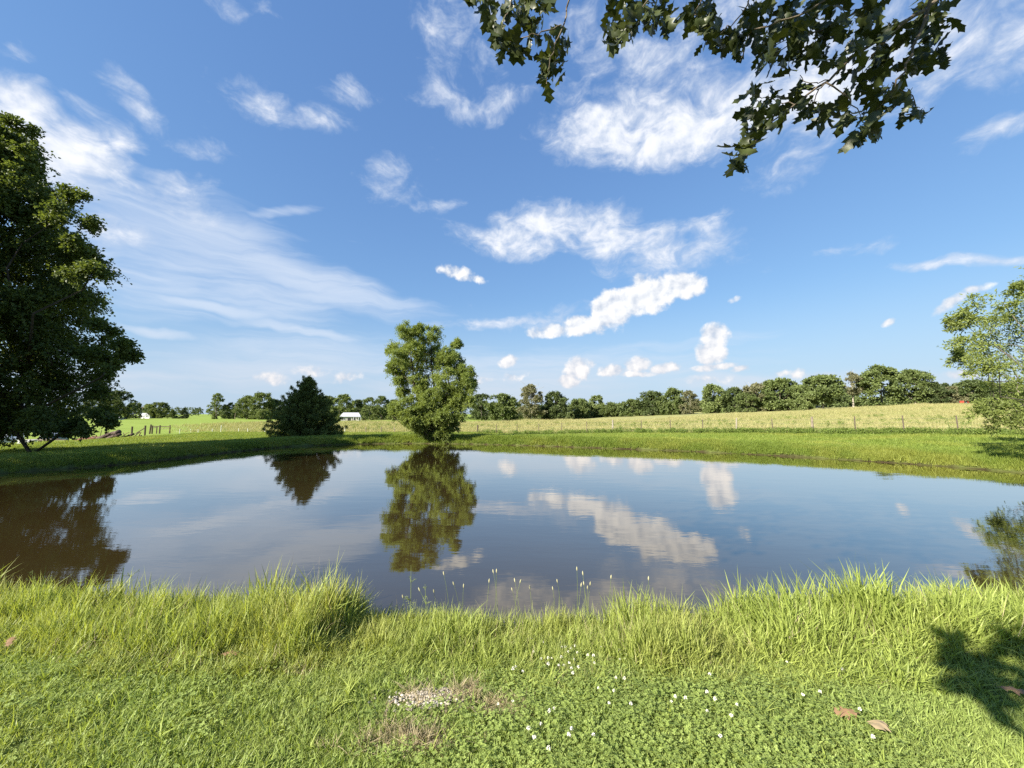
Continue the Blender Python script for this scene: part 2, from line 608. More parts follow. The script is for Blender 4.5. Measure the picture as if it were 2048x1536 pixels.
gm, N = new_mat('ground_cover')
gp = geo_pos(N)
zone = attr(N, 'zone')
zs = N.n.new('ShaderNodeSeparateColor')
N.l.new(zone.outputs['Color'], zs.inputs[0])
nf = N.noise(gp, 9, 8, .7)
nl = N.noise(gp, .35, 5, .6)
nm = N.noise(N.mapping(gp, scl=(.10, .9, 1)), 1, 5, .65)
lawn = N.mix(N.rng(nf, .35, .65), (.070, .085, .022), (.15, .19, .045))
lawn = N.mix(N.rng(nl, .4, .65), lawn, (.12, .15, .038))
hayc = N.mix(N.rng(nf, .3, .7), (.20, .20, .075), (.36, .335, .15))
hayc = N.mix(N.m('MULTIPLY', N.rng(nm, .45, .62), .55), hayc, (.17, .21, .06))
cropc = N.mix(N.rng(nm, .35, .65), (.165, .225, .036), (.225, .29, .055))
cropc = N.mix(N.m('MULTIPLY', N.rng(nf, .4, .7), .5), cropc, (.17, .22, .05))
mudc = N.mix(N.rng(nf, .35, .65), (.022, .016, .009), (.05, .036, .02))
gc = N.mix(zs.outputs[0], lawn, hayc)
gc = N.mix(zs.outputs[1], gc, cropc)
gc = N.mix(zs.outputs[2], gc, mudc)
gb = N.n.new('ShaderNodeBump')
gb.inputs['Strength'].default_value = .5
gb.inputs['Distance'].default_value = .05
N.l.new(nf, gb.inputs['Height'])
finish(gm, N, principled(N, gc, .95, .1, normal=gb.outputs[0]))
gme = mesh_from('ground', np.stack([TX, TY, TZ], -1), TF, {'zone': tcol}, gm, True)
ground = link('ground', gme, kind='structure')
ground['label'] = 'grassy ground with the pond bank, pasture and fields'

# ------------------------------------------------------------------ water
wm, N = new_mat('pond_water')
gp = geo_pos(N)
r1 = N.noise(N.mapping(gp, rot=(0, 0, .25), scl=(.9, 2.6, 1)), 1, 3, .5)
r2 = N.noise(N.mapping(gp, rot=(0, 0, -.2), scl=(5, 11, 1)), 1, 3, .55)
amp = N.rng(N.noise(gp, .12, 3, .5), .38, .62, .25, 1.0)
hgt = N.m('ADD', N.m('MULTIPLY', r1, .0022), N.m('MULTIPLY', N.m('MULTIPLY', r2, .0007), amp))
b = N.n.new('ShaderNodeBump')
b.inputs['Strength'].default_value = 1.0
b.inputs['Distance'].default_value = 1.0
N.l.new(hgt, b.inputs['Height'])
murk = N.mix(N.rng(N.noise(gp, .25, 4, .55), .35, .65), (.034, .0235, .008), (.042, .029, .0105))
fr = N.n.new('ShaderNodeFresnel')
fr.inputs['IOR'].default_value = 1.36
N.l.new(b.outputs[0], fr.inputs['Normal'])
df = N.n.new('ShaderNodeBsdfDiffuse')
N.l.new(murk, df.inputs['Color'])
gl = N.n.new('ShaderNodeBsdfGlossy')
gl.inputs['Roughness'].default_value = .025
gl.inputs['Color'].default_value = (1.0, .97, .93, 1)
N.l.new(b.outputs[0], gl.inputs['Normal'])
ms = N.n.new('ShaderNodeMixShader')
N.l.new(N.m('MULTIPLY', N.m('SUBTRACT', 1.0, N.m('POWER', N.m('SUBTRACT', 1.0, fr.outputs[0]), 2.8)), .93, clamp=True), ms.inputs[0])
N.l.new(df.outputs[0], ms.inputs[1])
N.l.new(gl.outputs[0], ms.inputs[2])
finish(wm, N, ms.outputs[0])
wv = np.concatenate([[[0, 13.5, 0]], np.c_[POLY * 1.0, np.zeros(len(POLY))]])
# spread the rim a little into the bank so that the shore is where the land rises out of the water
cen = np.array([0, 13.5])
rim = POLY + unit(POLY - cen) * .35
wv[1:, :2] = rim
n = len(rim)
wf_ = np.array([[0, 1 + i, 1 + (i + 1) % n] for i in range(n)])
water = link('pond_water', mesh_from('pond_water', wv, wf_, None, wm), kind='structure')
water['label'] = 'still brown farm pond mirroring sky and trees'
#TERREND

# ------------------------------------------------------------------ foliage geometry
def leaf_quads(P, D, Nn, L, Wd, v, fold=.18):
    """one folded four-point leaf per row"""
    n = len(P)
    S = unit(np.cross(D, Nn))
    U = unit(np.cross(S, D))
    L = np.broadcast_to(L, (n,))[:, None]
    Wd = np.broadcast_to(Wd, (n,))[:, None]
    a = P
    b_ = P + D * L * .45 + S * Wd * .5 + U * Wd * fold
    c = P + D * L - U * L * .06
    d = P + D * L * .45 - S * Wd * .5 + U * Wd * fold
    V = np.stack([a, b_, c, d], 1).reshape(-1, 3)
    i = np.arange(n)[:, None] * 4
    F = np.concatenate([i + np.array([[0, 1, 2]]), i + np.array([[0, 2, 3]])])
    return V, [F], np.repeat(v, 4)


def clump_leaves(rs, C, R, axis, twigs, per, leafL, leafW, droop=.25, outward=.8, upward=.25, flat=.75, jit=.35, tone=None, hang=0.0, dirs=None):
    """leaves along twigs that grow out of clump centres C (radius R), away from the tree's axis"""
    C = np.asarray(C, float)
    R = np.asarray(R, float)
    n = len(C)
    out = C - np.asarray(axis)[None, :]
    out = unit(out) if dirs is None else dirs
    d = rs.normal(size=(n, twigs, 3)) + out[:, None, :] * outward + np.array([0, 0, upward])
    d = unit(d)
    ln = R[:, None] * rs.uniform(.55, 1.15, (n, twigs))
    d[..., 2] *= flat
    t = rs.uniform(.15, 1.0, (n, twigs, per)) ** .8
    P = C[:, None, None, :] + d[:, :, None, :] * (ln[:, :, None] * t)[..., None]
    P[..., 2] -= droop * ln[:, :, None] * t * t
    P += rs.normal(size=P.shape) * (leafL * jit)
    ld = unit(d[:, :, None, :] * .8 + rs.normal(size=P.shape) * .7 + np.array([0, 0, -hang]))
    ln_ = unit(rs.normal(size=P.shape) + np.array([0, 0, .9]))
    cv = rs.rand(n) if tone is None else tone
    v = np.clip(cv[:, None, None] * .45 + rs.rand(n, twigs, per) * .55, 0, 1)
    m = n * twigs * per
    sz = rs.uniform(.7, 1.25, m)
    return P.reshape(m, 3), ld.reshape(m, 3), ln_.reshape(m, 3), leafL * sz, leafW * sz, v.reshape(m)


def wobble(rs, a, b, sag, n=7, k=.06):
    a, b = np.asarray(a, float), np.asarray(b, float)
    P = bez(a, (a + b) / 2 + np.array([0, 0, sag]), b, n)
    L = np.linalg.norm(b - a)
    w = rs.normal(size=(n, 3)) * L * k
    w[0] = w[-1] = 0
    return P + w


def limbs(rs, trunk, r0, targets, n_max=40, sag=.3, thin=.3):
    """trunk polyline plus limbs that fork from it towards the targets"""
    trunk = np.asarray(trunk, float)
    tt = np.linspace(0, 1, len(trunk))
    paths = [(trunk, r0 * (1 - .82 * tt ** .9) * np.where(tt < .06, 1.35, 1.0))]
    idx = rs.permutation(len(targets))[:n_max]
    for i in idx:
        c = np.asarray(targets[i], float)
        hz = np.linalg.norm(c[:2] - trunk[0][:2])
        zz = np.clip(c[2] - hz * rs.uniform(.5, .9), trunk[0][2] + .12 * (trunk[-1][2] - trunk[0][2]), trunk[-1][2])
        k = (zz - trunk[0][2]) / max(trunk[-1][2] - trunk[0][2], 1e-6)
        s = np.array([np.interp(k, tt, trunk[:, j]) for j in range(3)])
        r = r0 * (1 - .82 * k) * thin * rs.uniform(.6, 1.1)
        paths.append((wobble(rs, s, c, sag * rs.uniform(-.2, 1) * max(.3, hz * .3)), np.linspace(r, r * .18, 7)))
    return paths


def build_tree(name, label, cat, base, trunk_paths, leafsets, bark, leafm, group=None, sides=6, crown_kind=None, twig_parts=None):
    t = thing(name, label, cat, base, 0, group)
    b0 = np.asarray(base, float)
    V, F = tube([(np.asarray(P) - b0, R) for P, R in trunk_paths], sides)
    link('trunk', mesh_from('trunk', V, F, None, bark, True), t)
    Vs, Fs, vv, off = [], [], [], 0
    for (P, D, Nn, L, Wd, v) in leafsets:
        V, F, v4 = leaf_quads(P - b0, D, Nn, L, Wd, v)
        Vs.append(V); Fs.append(F[0] + off); vv.append(v4); off += len(V)
    crown = link('crown', mesh_from('crown', np.concatenate(Vs), [np.concatenate(Fs)], {'v': np.concatenate(vv)}, leafm), t)
    return t


M_bark_grey = bark_mat('bark_grey', (.09, .075, .06), (.22, .19, .155))
M_bark_dark = bark_mat('bark_dark', (.035, .028, .022), (.10, .08, .062))
M_bark_pale = bark_mat('bark_pale', (.24, .21, .17), (.42, .38, .32))
M_willow = leaf_mat('willow_leaf', (.140, .190, .044), (.285, .345, .10), .45, patch=.5, patch_scale=.8, patch_col=(.23, .28, .07))
M_maple = leaf_mat('maple_leaf', (.060, .090, .024), (.145, .185, .046), .38, spec=.25)
M_cedar = leaf_mat('cedar_leaf', (.090, .12, .036), (.24, .275, .075), .28)
M_locust = leaf_mat('locust_leaf', (.15, .19, .05), (.28, .33, .10), .48)

# ------------------------------------------------------------------ willow on the far shore
WIL = [(816, 669, 22), (806, 691, 25), (858, 674, 20), (855, 699, 28), (797, 716, 24), (791, 738, 19), (826, 728, 29), (868, 721, 27), (900, 711, 21),
       (907, 735, 20), (929, 750, 17), (936, 768, 17), (919, 775, 22), (885, 758, 23), (843, 762, 23), (801, 760, 18), (806, 784, 13), (845, 784, 17),
       (894, 792, 21), (933, 796, 17), (818, 813, 24), (851, 811, 21), (794, 820, 15), (826, 835, 19), (855, 843, 19), (906, 830, 21), (902, 851, 14),
       (835, 852, 14), (851, 867, 16), (885, 866, 14), (868, 876, 12), (880, 815, 16), (784, 702, 11), (912, 690, 11), (838, 660, 10), (862, 800, 22), (880, 838, 20), (862, 828, 20), (872, 858, 16), (912, 812, 18), (840, 835, 20), (815, 835, 16), (885, 780, 20), (830, 700, 18)]


def lobe_clumps(rs, lst, D, depth, sub, zscale=1.0):
    """clumps filling lobes given by picture position; each lobe is a ball at its own depth"""
    C, R, tone = [], [], []
    for (px, py, r) in lst:
        k = 0 if depth == 0 else rs.uniform(-1, 1) * depth
        c = at(px, py, D + k)
        rm = r / F_PX * D
        tn = rs.rand()
        for _ in range(sub):
            q = rs.normal(size=3)
            q = q / np.linalg.norm(q) * rm * rs.uniform(.1, 1.0) ** .5
            C.append(c + q)
            R.append(rm * rs.uniform(.45, .8))
            tone.append(np.clip(tn + rs.normal() * .15, 0, 1))
    return np.array(C), np.array(R), np.array(tone)


rs = np.random.RandomState(11)
DW = 26.0
wb = at(868, 884, DW)
wb[2] = tz(wb[0], wb[1]) - .05
C1, R1, t1 = lobe_clumps(rs, WIL, DW, 1.1, 9)
C2, R2, t2 = lobe_clumps(rs, [w for w in WIL if w[2] > 13], DW + .9, 1.0, 4)
WC, WR, WT = np.concatenate([C1, C2]), np.concatenate([R1, R2]), np.concatenate([t1, t2])
wtop = at(862, 690, DW)
lean = np.array([.2, 0, 0])
tr = np.stack([wb, wb + (0.05, 0, 1.2), wb * .55 + wtop * .45 + lean, wb * .25 + wtop * .75, wtop])
paths = limbs(rs, tr, .17, WC, 46, .4, .42)
for dx, top in ((-.35, (812, 690)), (.3, (902, 720)), (.12, (930, 760))):
    tp = at(top[0], top[1], DW + rs.uniform(-.6, .6))
    paths.append((wobble(rs, wb + (dx, rs.uniform(-.2, .2), 0), tp, .3, 8, .02), np.linspace(.11, .02, 8)))
ls = clump_leaves(rs, WC, WR, (wb[0], wb[1], 3.0), 20, 15, .135, .045, droop=.15, outward=.3, upward=.9, flat=.9, tone=WT, hang=.5)
build_tree('willow_tree', 'bushy light green willow standing in the water edge mid pond', 'tree', wb, paths, [ls], M_bark_dark, M_willow)

# ------------------------------------------------------------------ cedar left of it
rs = np.random.RandomState(5)
DCD = 29.8
cb = at(614, 868, DCD)
cb[2] = tz(cb[0], cb[1]) - .05
ctop = at(607, 758, DCD)
HC = ctop[2] - cb[2]
C, R, Dd = [], [], []


def spray(tip, r0, up):
    """a narrow branch spray from the axis out to its tip"""
    ax = np.array([cb[0] + (tip[0] - cb[0]) * .1, cb[1] + (tip[1] - cb[1]) * .1, 0])
    hz_ = np.linalg.norm((tip - ax)[:2])
    ax[2] = max(tip[2] - up * hz_ - .25, cb[2] + .15)
    d = unit(tip - ax)
    m_ = max(3, int(np.linalg.norm(tip - ax) / .26))
    for t_ in np.linspace(.3, 1, m_):
        C.append(ax + (tip - ax) * t_ + rs.normal(size=3) * .03)
        R.append(r0 * (1.15 - .72 * t_))
        Dd.append(d)


for i in range(230):
    h = rs.uniform(.03, 1.0) ** .95
    w = np.interp(h, [0, .06, .25, .48, .66, .84, 1], [2.3, 2.6, 2.55, 1.85, 1.35, .6, .02]) * rs.uniform(.8, 1.1)
    a = rs.uniform(0, 2 * math.pi)
    spray(cb + np.array([math.cos(a) * w, math.sin(a) * w * .95, h * HC]), .36, rs.uniform(.5, 1.0))
for (px, py) in [(583, 776), (577, 790), (632, 780), (638, 795), (597, 768), (616, 769), (607, 757), (562, 806), (672, 826), (682, 838), (550, 830), (566, 796), (652, 804), (645, 812), (590, 783), (624, 774)]:
    spray(at(px, py, DCD + rs.uniform(-.5, .5)), .34, 1.6)
C, R, Dd = np.array(C), np.array(R), np.array(Dd)
ls = clump_leaves(rs, C, R, (cb[0], cb[1], cb[2] + .6), 9, 8, .15, .042, droop=-.2, outward=1.7, upward=.35, flat=1.0, jit=.22, dirs=Dd)
tr = np.stack([cb, cb * .5 + ctop * .5, ctop - (0, 0, .3)])
build_tree('cedar_tree', 'dark conical cedar with ragged spires on the far bank', 'tree', cb, limbs(rs, tr, .16, C, 40, -.1, .25), [ls], M_bark_dark, M_cedar)

# ------------------------------------------------------------------ big maple at the left
rs = np.random.RandomState(21)
DM = 19.0
MX = -27.0
mb = np.array([MX, DM, tz(MX, DM) - .1])
prof_y = [262, 270, 330, 385, 440, 540, 620, 660, 715, 765, 795, 822, 848]
prof_r = [.2, 1.0, 1.7, 2.9, 3.9, 4.3, 4.0, 4.6, 5.0, 4.3, 4.0, 3.9, 2.6]
prof_z = [at(0, y, DM)[2] for y in prof_y]
C, R, T = [], [], []
for i in range(600):
    z = rs.uniform(prof_z[-1], prof_z[0])
    w = np.interp(z, prof_z[::-1], prof_r[::-1])
    a = rs.uniform(0, 2 * math.pi)
    lob = 1 + .13 * math.sin(3 * a + z * 1.1) + .10 * math.sin(5 * a - z * 2.1)
    q = w * lob * math.sqrt(rs.uniform(.06, .9))
    C.append((MX + math.cos(a) * q, DM + math.sin(a) * q, z - q * .05))
    R.append(rs.uniform(.9, 1.5) * np.interp(z, [1, 8, 15], [1.0, 1.05, .8]))
    T.append(rs.rand())
for (px, py, r) in [(140, 400, 26), (165, 448, 26), (120, 430, 30), (175, 540, 28), (140, 545, 30), (160, 500, 26), (120, 500, 30), (150, 600, 26), (80, 842, 18), (130, 850, 13), (60, 832, 22), (205, 655, 22), (235, 695, 24), (248, 716, 14), (215, 735, 20), (190, 780, 20), (205, 842, 14), (150, 850, 20), (60, 300, 22), (62, 340, 22), (25, 262, 22), (170, 700, 28), (110, 830, 30), (195, 840, 14), (140, 480, 26)]:
    for _ in range(3):
        C.append(at(px, py, DM + rs.uniform(-1.3, 1.3)) + rs.normal(size=3) * .2)
        R.append(r / F_PX * DM * .85)
        T.append(rs.rand())
C, R, T = np.array(C), np.array(R), np.array(T)
mtop = np.array([MX + .3, DM, prof_z[0] - 1.0])
tr = np.stack([mb, mb + (.1, .1, 2.2), mb + (-.1, 0, 6), mtop])
ls = clump_leaves(rs, C, R, (MX, DM, 5.0), 19, 19, .145, .11, droop=.25, outward=.6, upward=.25, flat=.8, tone=T, hang=.35, jit=.6)
build_tree('maple_tree', 'tall dark spreading maple filling the left edge of the view', 'tree', mb, limbs(rs, tr, .42, C, 70, .5, .34), [ls], M_bark_dark, M_maple)

# two more trees of the same row, just out of the picture: the left bank lies in their shade
for (tx, ty, hh_, rr_, lo_, sd_, lab_) in ((-24.8, 14.2, 10.6, 3.9, 3.4, 22, 'maple next in the row, out of view left of the tall maple'), (-24.5, 8.6, 11.5, 3.9, 4.2, 23, 'maple at the near end of the row, out of view at left')):
    rs = np.random.RandomState(sd_)
    nb = np.array([tx, ty, tz(tx, ty) - .1])
    C, R, T = [], [], []
    for i in range(150):
        h = rs.uniform(lo_, hh_)
        k_ = (h - lo_) / (hh_ - lo_)
        w_ = rr_ * math.sqrt(max(.05, 1 - (2 * k_ - .9) ** 2 * .8))
        a = rs.uniform(0, 2 * math.pi)
        q = (w_ - .9) * math.sqrt(rs.uniform(.05, 1))
        C.append((tx + math.cos(a) * q, ty + math.sin(a) * q, nb[2] + h))
        R.append(rs.uniform(.8, 1.2))
        T.append(rs.rand())
    C, R, T = np.array(C), np.array(R), np.array(T)
    tr = np.stack([nb, nb + (0, 0, 3), nb + (.1, .1, hh_ - 1)])
    ls = clump_leaves(rs, C, R, (tx, ty, 5.0), 12, 11, .22, .17, droop=.3, outward=.5, upward=.2, flat=.6, tone=T, hang=.3, jit=.5)
    build_tree('maple_tree', lab_, 'tree', nb, limbs(rs, tr, .3, C, 30, .5, .3), [ls], M_bark_dark, M_maple)

# ------------------------------------------------------------------ airy tree at the right edge
rs = np.random.RandomState(31)
DL = 14.0
lx = at(2135, 900, DL)[0]
lb = np.array([lx, DL, tz(lx, DL) - .08])
LOC = [(1945, 622, 36), (1985, 645, 38), (2032, 600, 26), (2045, 578, 20), (2000, 690, 44), (1932, 692, 30), (1915, 715, 18), (1968, 735, 26), (2040, 690, 52), (2020, 760, 36), (1985, 832, 26), (2010, 822, 28), (2045, 815, 32),
       (1975, 812, 14), (1920, 650, 20), (2090, 620, 60), (2120, 700, 80), (2180, 640, 80), (2220, 740, 90), (2100, 790, 60), (2180, 830, 60), (2280, 680, 80), (2130, 560, 60), (2210, 540, 70), (2300, 790, 60), (2160, 480, 50)]
C1, R1, T1 = lobe_clumps(rs, LOC, DL, 1.5, 8)
C2, R2, T2 = lobe_clumps(rs, LOC[15:], DL + .8, 2.4, 6)
C, R, T = np.concatenate([C1, C2]), np.concatenate([R1, R2]), np.concatenate([T1, T2])
ltop = at(2150, 540, DL)
tr = np.stack([lb, lb + (.05, 0, 1.0), lb * .5 + ltop * .5, ltop])
ls = clump_leaves(rs, C, R, (lb[0], lb[1], 2.8), 13, 9, .11, .042, droop=.25, outward=.6, upward=.3, flat=.8, tone=T, hang=.3)
build_tree('locust_tree', 'airy pale green tree leaning in at the right edge', 'tree', lb, limbs(rs, tr, .15, C, 60, .3, .35), [ls], M_bark_grey, M_locust)
#TREEEND

# ------------------------------------------------------------------ far trees
M_far = {
    'dark': leaf_mat('tree_leaf_dark', (.055, .080, .028), (.115, .148, .050), .25),
    'mid': leaf_mat('tree_leaf_mid', (.080, .112, .036), (.165, .205, .066), .28),
    'light': leaf_mat('tree_leaf_light', (.120, .160, .052), (.22, .265, .095), .3),
    'grey': leaf_mat('tree_leaf_grey', (.115, .12, .06), (.215, .21, .11), .25),
    'conifer': leaf_mat('tree_leaf_conifer', (.040, .060, .022), (.085, .108, .036), .12),
}


def far_tree(name, label, px, w, ytop, D, tone='mid', kind='round', low=.12, seed=0, bark=None, dens=1.0, group='trees along the far field edge', dead=False):
    rs = np.random.RandomState(seed)
    X = (px - CX) / F_PX * D / (math.cos(PITCH))
    bx = np.array([X, D, tz(X, D) - .15])
    top = at(px, ytop, D)
    H = max(top[2] - bx[2], 1.5)
    hw = w * .5 / F_PX * D
    C, R, T = [], [], []
    nC = int(64 * dens)
    for i in range(nC):
        h = rs.uniform(low, 1.0)
        k = (h - low) / (1 - low)
        if kind == 'round':
            wv = math.sqrt(max(0, 1 - (2 * k - .95) ** 2 * .93))
            wv = max(wv, .62 * (1 - k) + .2)
        elif kind == 'tall':
            wv = np.interp(k, [0, .2, .6, .9, 1], [.6, 1, .9, .55, .15])
        elif kind == 'cone':
            wv = np.interp(k, [0, .15, .6, 1], [.85, 1, .6, .06])
        else:  # spreading
            wv = np.interp(k, [0, .3, .75, 1], [.45, 1, .9, .3])
        a = rs.uniform(0, 2 * math.pi)
        q = hw * wv * math.sqrt(rs.uniform(.2, 1.0)) * (1 + .18 * math.sin(2 * a + seed))
        cr = hw * rs.uniform(.16, .30)
        C.append((bx[0] + math.cos(a) * max(q - cr * .5, 0), bx[1] + math.sin(a) * max(q - cr * .5, 0), min(bx[2] + h * H, bx[2] + H - cr * .6)))
        R.append(cr)
        T.append(rs.rand())
    C, R, T = np.array(C), np.array(R), np.array(T)
    lf = float(np.clip(hw * .10, .18, .8))
    ls = clump_leaves(rs, C, R, (bx[0], bx[1], bx[2] + H * .35), 10, 12, lf, lf * .75, droop=.2, outward=.5, upward=.3, flat=.8, tone=T, jit=.4)
    tp = bx + np.array([rs.normal() * hw * .08, 0, H * .9])
    tr = np.stack([bx, bx * .6 + tp * .4 + np.array([rs.normal() * .06 * hw, 0, 0]), tp])
    pths = limbs(rs, tr, max(.12, H * .02), C, 12, .3, .4)
    if dead:
        for _ in range(16):
            e = tp + np.array([rs.normal() * hw * .55, rs.normal() * hw * .4, H * rs.uniform(-.12, .20)])
            pths.append((wobble(rs, tp - (0, 0, H * rs.uniform(.1, .4)), e, .1, 7, .07), np.linspace(H * .007, H * .0016, 7)))
    return build_tree(name, label, 'tree', bx, pths, [ls], bark or M_bark_grey, M_far[tone], group, 5)


FT = [  # px, width, top, distance, tone, kind, low, label
    (208, 52, 786, 255, 'dark', 'round', .05, 'left one of the two broad dark trees beside the maple'),
    (236, 50, 782, 250, 'dark', 'round', .03, 'right one of the two broad dark trees, nearest the white house'),
    (272, 30, 806, 300, 'mid', 'round', .03, 'small round tree just left of the utility pole and white house'),
    (322, 36, 805, 320, 'mid', 'round', .05, 'round tree right behind the white house'),
    (300, 22, 808, 380, 'light', 'round', .05, 'pale tree top peeping over the white house roof'),
    (349, 20, 820, 300, 'mid', 'cone', .02, 'low bushy evergreen right of the white house'),
    (372, 17, 816, 295, 'conifer', 'cone', .01, 'small cone shaped evergreen alone in the green field'),
    (438, 29, 787, 270, 'light', 'tall', .04, 'tall slim pale tree left of the wooden utility pole'),
    (463, 26, 806, 275, 'mid', 'round', .03, 'small tree at the foot of the tall slim pale tree'),
    (497, 44, 792, 262, 'mid', 'round', .03, 'rounded tree just right of the wooden utility pole'),
    (527, 54, 786, 255, 'mid', 'round', .03, 'big rounded tree halfway between utility pole and cedar'),
    (552, 36, 800, 265, 'dark', 'round', .03, 'tree half hidden at the left side of the cedar'),
    (530, 24, 820, 240, 'light', 'round', .02, 'low yellowish bush before the big rounded tree left of the cedar'),
    (655, 40, 792, 240, 'mid', 'round', .05, 'tree rising behind the right shoulder of the cedar'),
    (690, 40, 789, 235, 'light', 'round', .05, 'pale tree straight behind the barn with the white roof'),
    (716, 32, 800, 245, 'dark', 'round', .05, 'dark tree behind the right end of the barn'),
    (741, 36, 795, 230, 'mid', 'round', .05, 'tree two places right of the barn'),
    (729, 20, 818, 215, 'light', 'round', .02, 'low bush at the right corner of the barn'),
    (764, 38, 793, 225, 'mid', 'round', .03, 'tree touching the left side of the willow crown'),
    (790, 36, 800, 230, 'mid', 'round', .03, 'tree behind the left part of the willow'),
    (964, 44, 789, 205, 'dark', 'round', .10, 'first dark tree right of the willow'),
    (1005, 58, 789, 195, 'mid', 'round', .12, 'round tree with bare lower trunk left of the browning tree'),
    (1062, 50, 770, 178, 'grey', 'tall', .10, 'half dead browning tree with bare twigs on its left'),
    (1108, 54, 785, 182, 'dark', 'round', .10, 'dark round tree just right of the browning tree'),
    (1158, 50, 799, 195, 'mid', 'round', .04, 'low round tree second to the right of the browning tree'),
    (1192, 40, 791, 205, 'light', 'tall', .04, 'pale pointed tree third to the right of the browning tree'),
    (1222, 42, 806, 185, 'mid', 'round', .02, 'low bushy tree right of the pale pointed tree'),
    (1262, 46, 800, 175, 'mid', 'round', .02, 'bushy tree below the small heaped cloud row, left part of the wood'),
    (1302, 52, 784, 165, 'dark', 'round', .02, 'dark bushy tree where the wood begins to climb'),
    (1344, 52, 777, 158, 'mid', 'round', .02, 'rounded tree left of the tall cloud tower'),
    (1378, 38, 782, 150, 'grey', 'tall', .02, 'greyish tree with pale stems left of the tower cloud'),
    (1424, 54, 770, 146, 'light', 'round', .02, 'light green tree straight under the tower cloud'),
    (1468, 50, 776, 142, 'dark', 'round', .02, 'brownish dark tree right of the light green one'),
    (1512, 56, 768, 138, 'grey', 'round', .02, 'tree with dead bare branches sticking out of its top'),
    (1492, 40, 785, 136, 'mid', 'round', .02, 'low silvery tree before the one with dead branches'),
    (1560, 74, 760, 134, 'mid', 'round', .02, 'wide rounded tree right of the dead topped tree'),
    (1596, 50, 772, 130, 'light', 'round', .02, 'tree squeezed between two wide rounded trees on the ridge'),
    (1642, 78, 753, 128, 'mid', 'spread', .26, 'wide flat topped tree with a pale bare trunk on the ridge'),
    (1704, 42, 745, 126, 'grey', 'spread', .40, 'thin see-through tree with a tall bare trunk on the ridge'),
    (1761, 76, 732, 124, 'mid', 'round', .03, 'tallest full round tree on the ridge'),
    (1828, 62, 740, 122, 'mid', 'spread', .12, 'tree on the ridge right of the tallest one, with leaning pale trunk'),
    (1868, 50, 766, 120, 'conifer', 'round', .02, 'low dark evergreen on the ridge left of the airy tree'),
    (1900, 44, 774, 118, 'grey', 'round', .02, 'low scrubby tree left of the red farm machine'),
    (1944, 60, 762, 116, 'dark', 'spread', .18, 'dark spreading tree behind the red farm machine'),
    (2010, 60, 768, 118, 'mid', 'round', .03, 'ridge tree behind the airy tree at the right edge'),
]
for i, (px, w, yt, D, tone, kind, low, lab) in enumerate(FT):
    far_tree('oak_tree' if kind == 'spread' else ('evergreen_tree' if tone == 'conifer' or kind == 'cone' else 'field_tree'), lab, px, w * 1.08, yt, D, tone, kind, low, 100 + i,
             bark=M_bark_pale if kind == 'spread' or tone == 'grey' else None, dens=(.55 if px == 1704 else 1.0) * (1.3 if w > 48 else 1.0), dead=(px in (1512, 1062, 1704)))

# the wood behind, one mass
rs = np.random.RandomState(77)
C, R, T = [], [], []


def wood_row(x0, x1, D0, D1, y0, y1, n):
    for i in range(n):
        f = rs.rand()
        px = x0 + (x1 - x0) * f
        D = D0 + (D1 - D0) * f + rs.uniform(0, 25)
        X = (px - CX) / F_PX * D
        z0 = tz(X, D)
        zt = at(px, y0 + (y1 - y0) * f + rs.uniform(0, 8), D)[2]
        for k in range(5):
            h = rs.uniform(.02, 1.0)
            C.append((X + rs.normal() * 2.2, D + rs.normal() * 2, z0 + h * max(zt - z0 - 1.5, 1)))
            R.append(rs.uniform(1.6, 2.8))
            T.append(rs.rand())


wood_row(940, 1300, 225, 190, 803, 802, 150)
wood_row(1290, 1700, 188, 150, 797, 772, 190)
wood_row(1700, 2060, 150, 140, 788, 782, 60)
wood_row(640, 800, 270, 255, 806, 804, 90)
wood_row(455, 590, 300, 290, 810, 808, 70)
for i in range(260):       # farthest line across the fields
    px = rs.uniform(150, 660)
    D = rs.uniform(620, 700)
    X = (px - CX) / F_PX * D
    C.append((X, D, tz(X, D) + rs.uniform(2, np.interp(px, [150, 330, 430, 660], [16, 12, 9, 12]) + 2)))
    R.append(rs.uniform(4, 6.5))
    T.append(rs.rand())
C, R, T = np.array(C), np.array(R), np.array(T)
P, D_, Nn, L, Wd, v = clump_leaves(rs, C, R, (0, 400, -20), 9, 9, .62, .5, droop=.2, outward=.2, upward=.3, flat=.8, tone=T)
big = P[:, 1] > 500
L = np.where(big, L * 2.4, L)
Wd = np.where(big, Wd * 2.4, Wd)
V, F, v4 = leaf_quads(P, D_, Nn, L, Wd, v)
wd = link('far_wood', mesh_from('far_wood', V, F, {'v': v4}, leaf_mat('wood_leaf', (.060, .086, .030), (.135, .172, .058), .25)), kind='stuff')
wd['label'] = 'dense wood closing the fields behind the single trees'

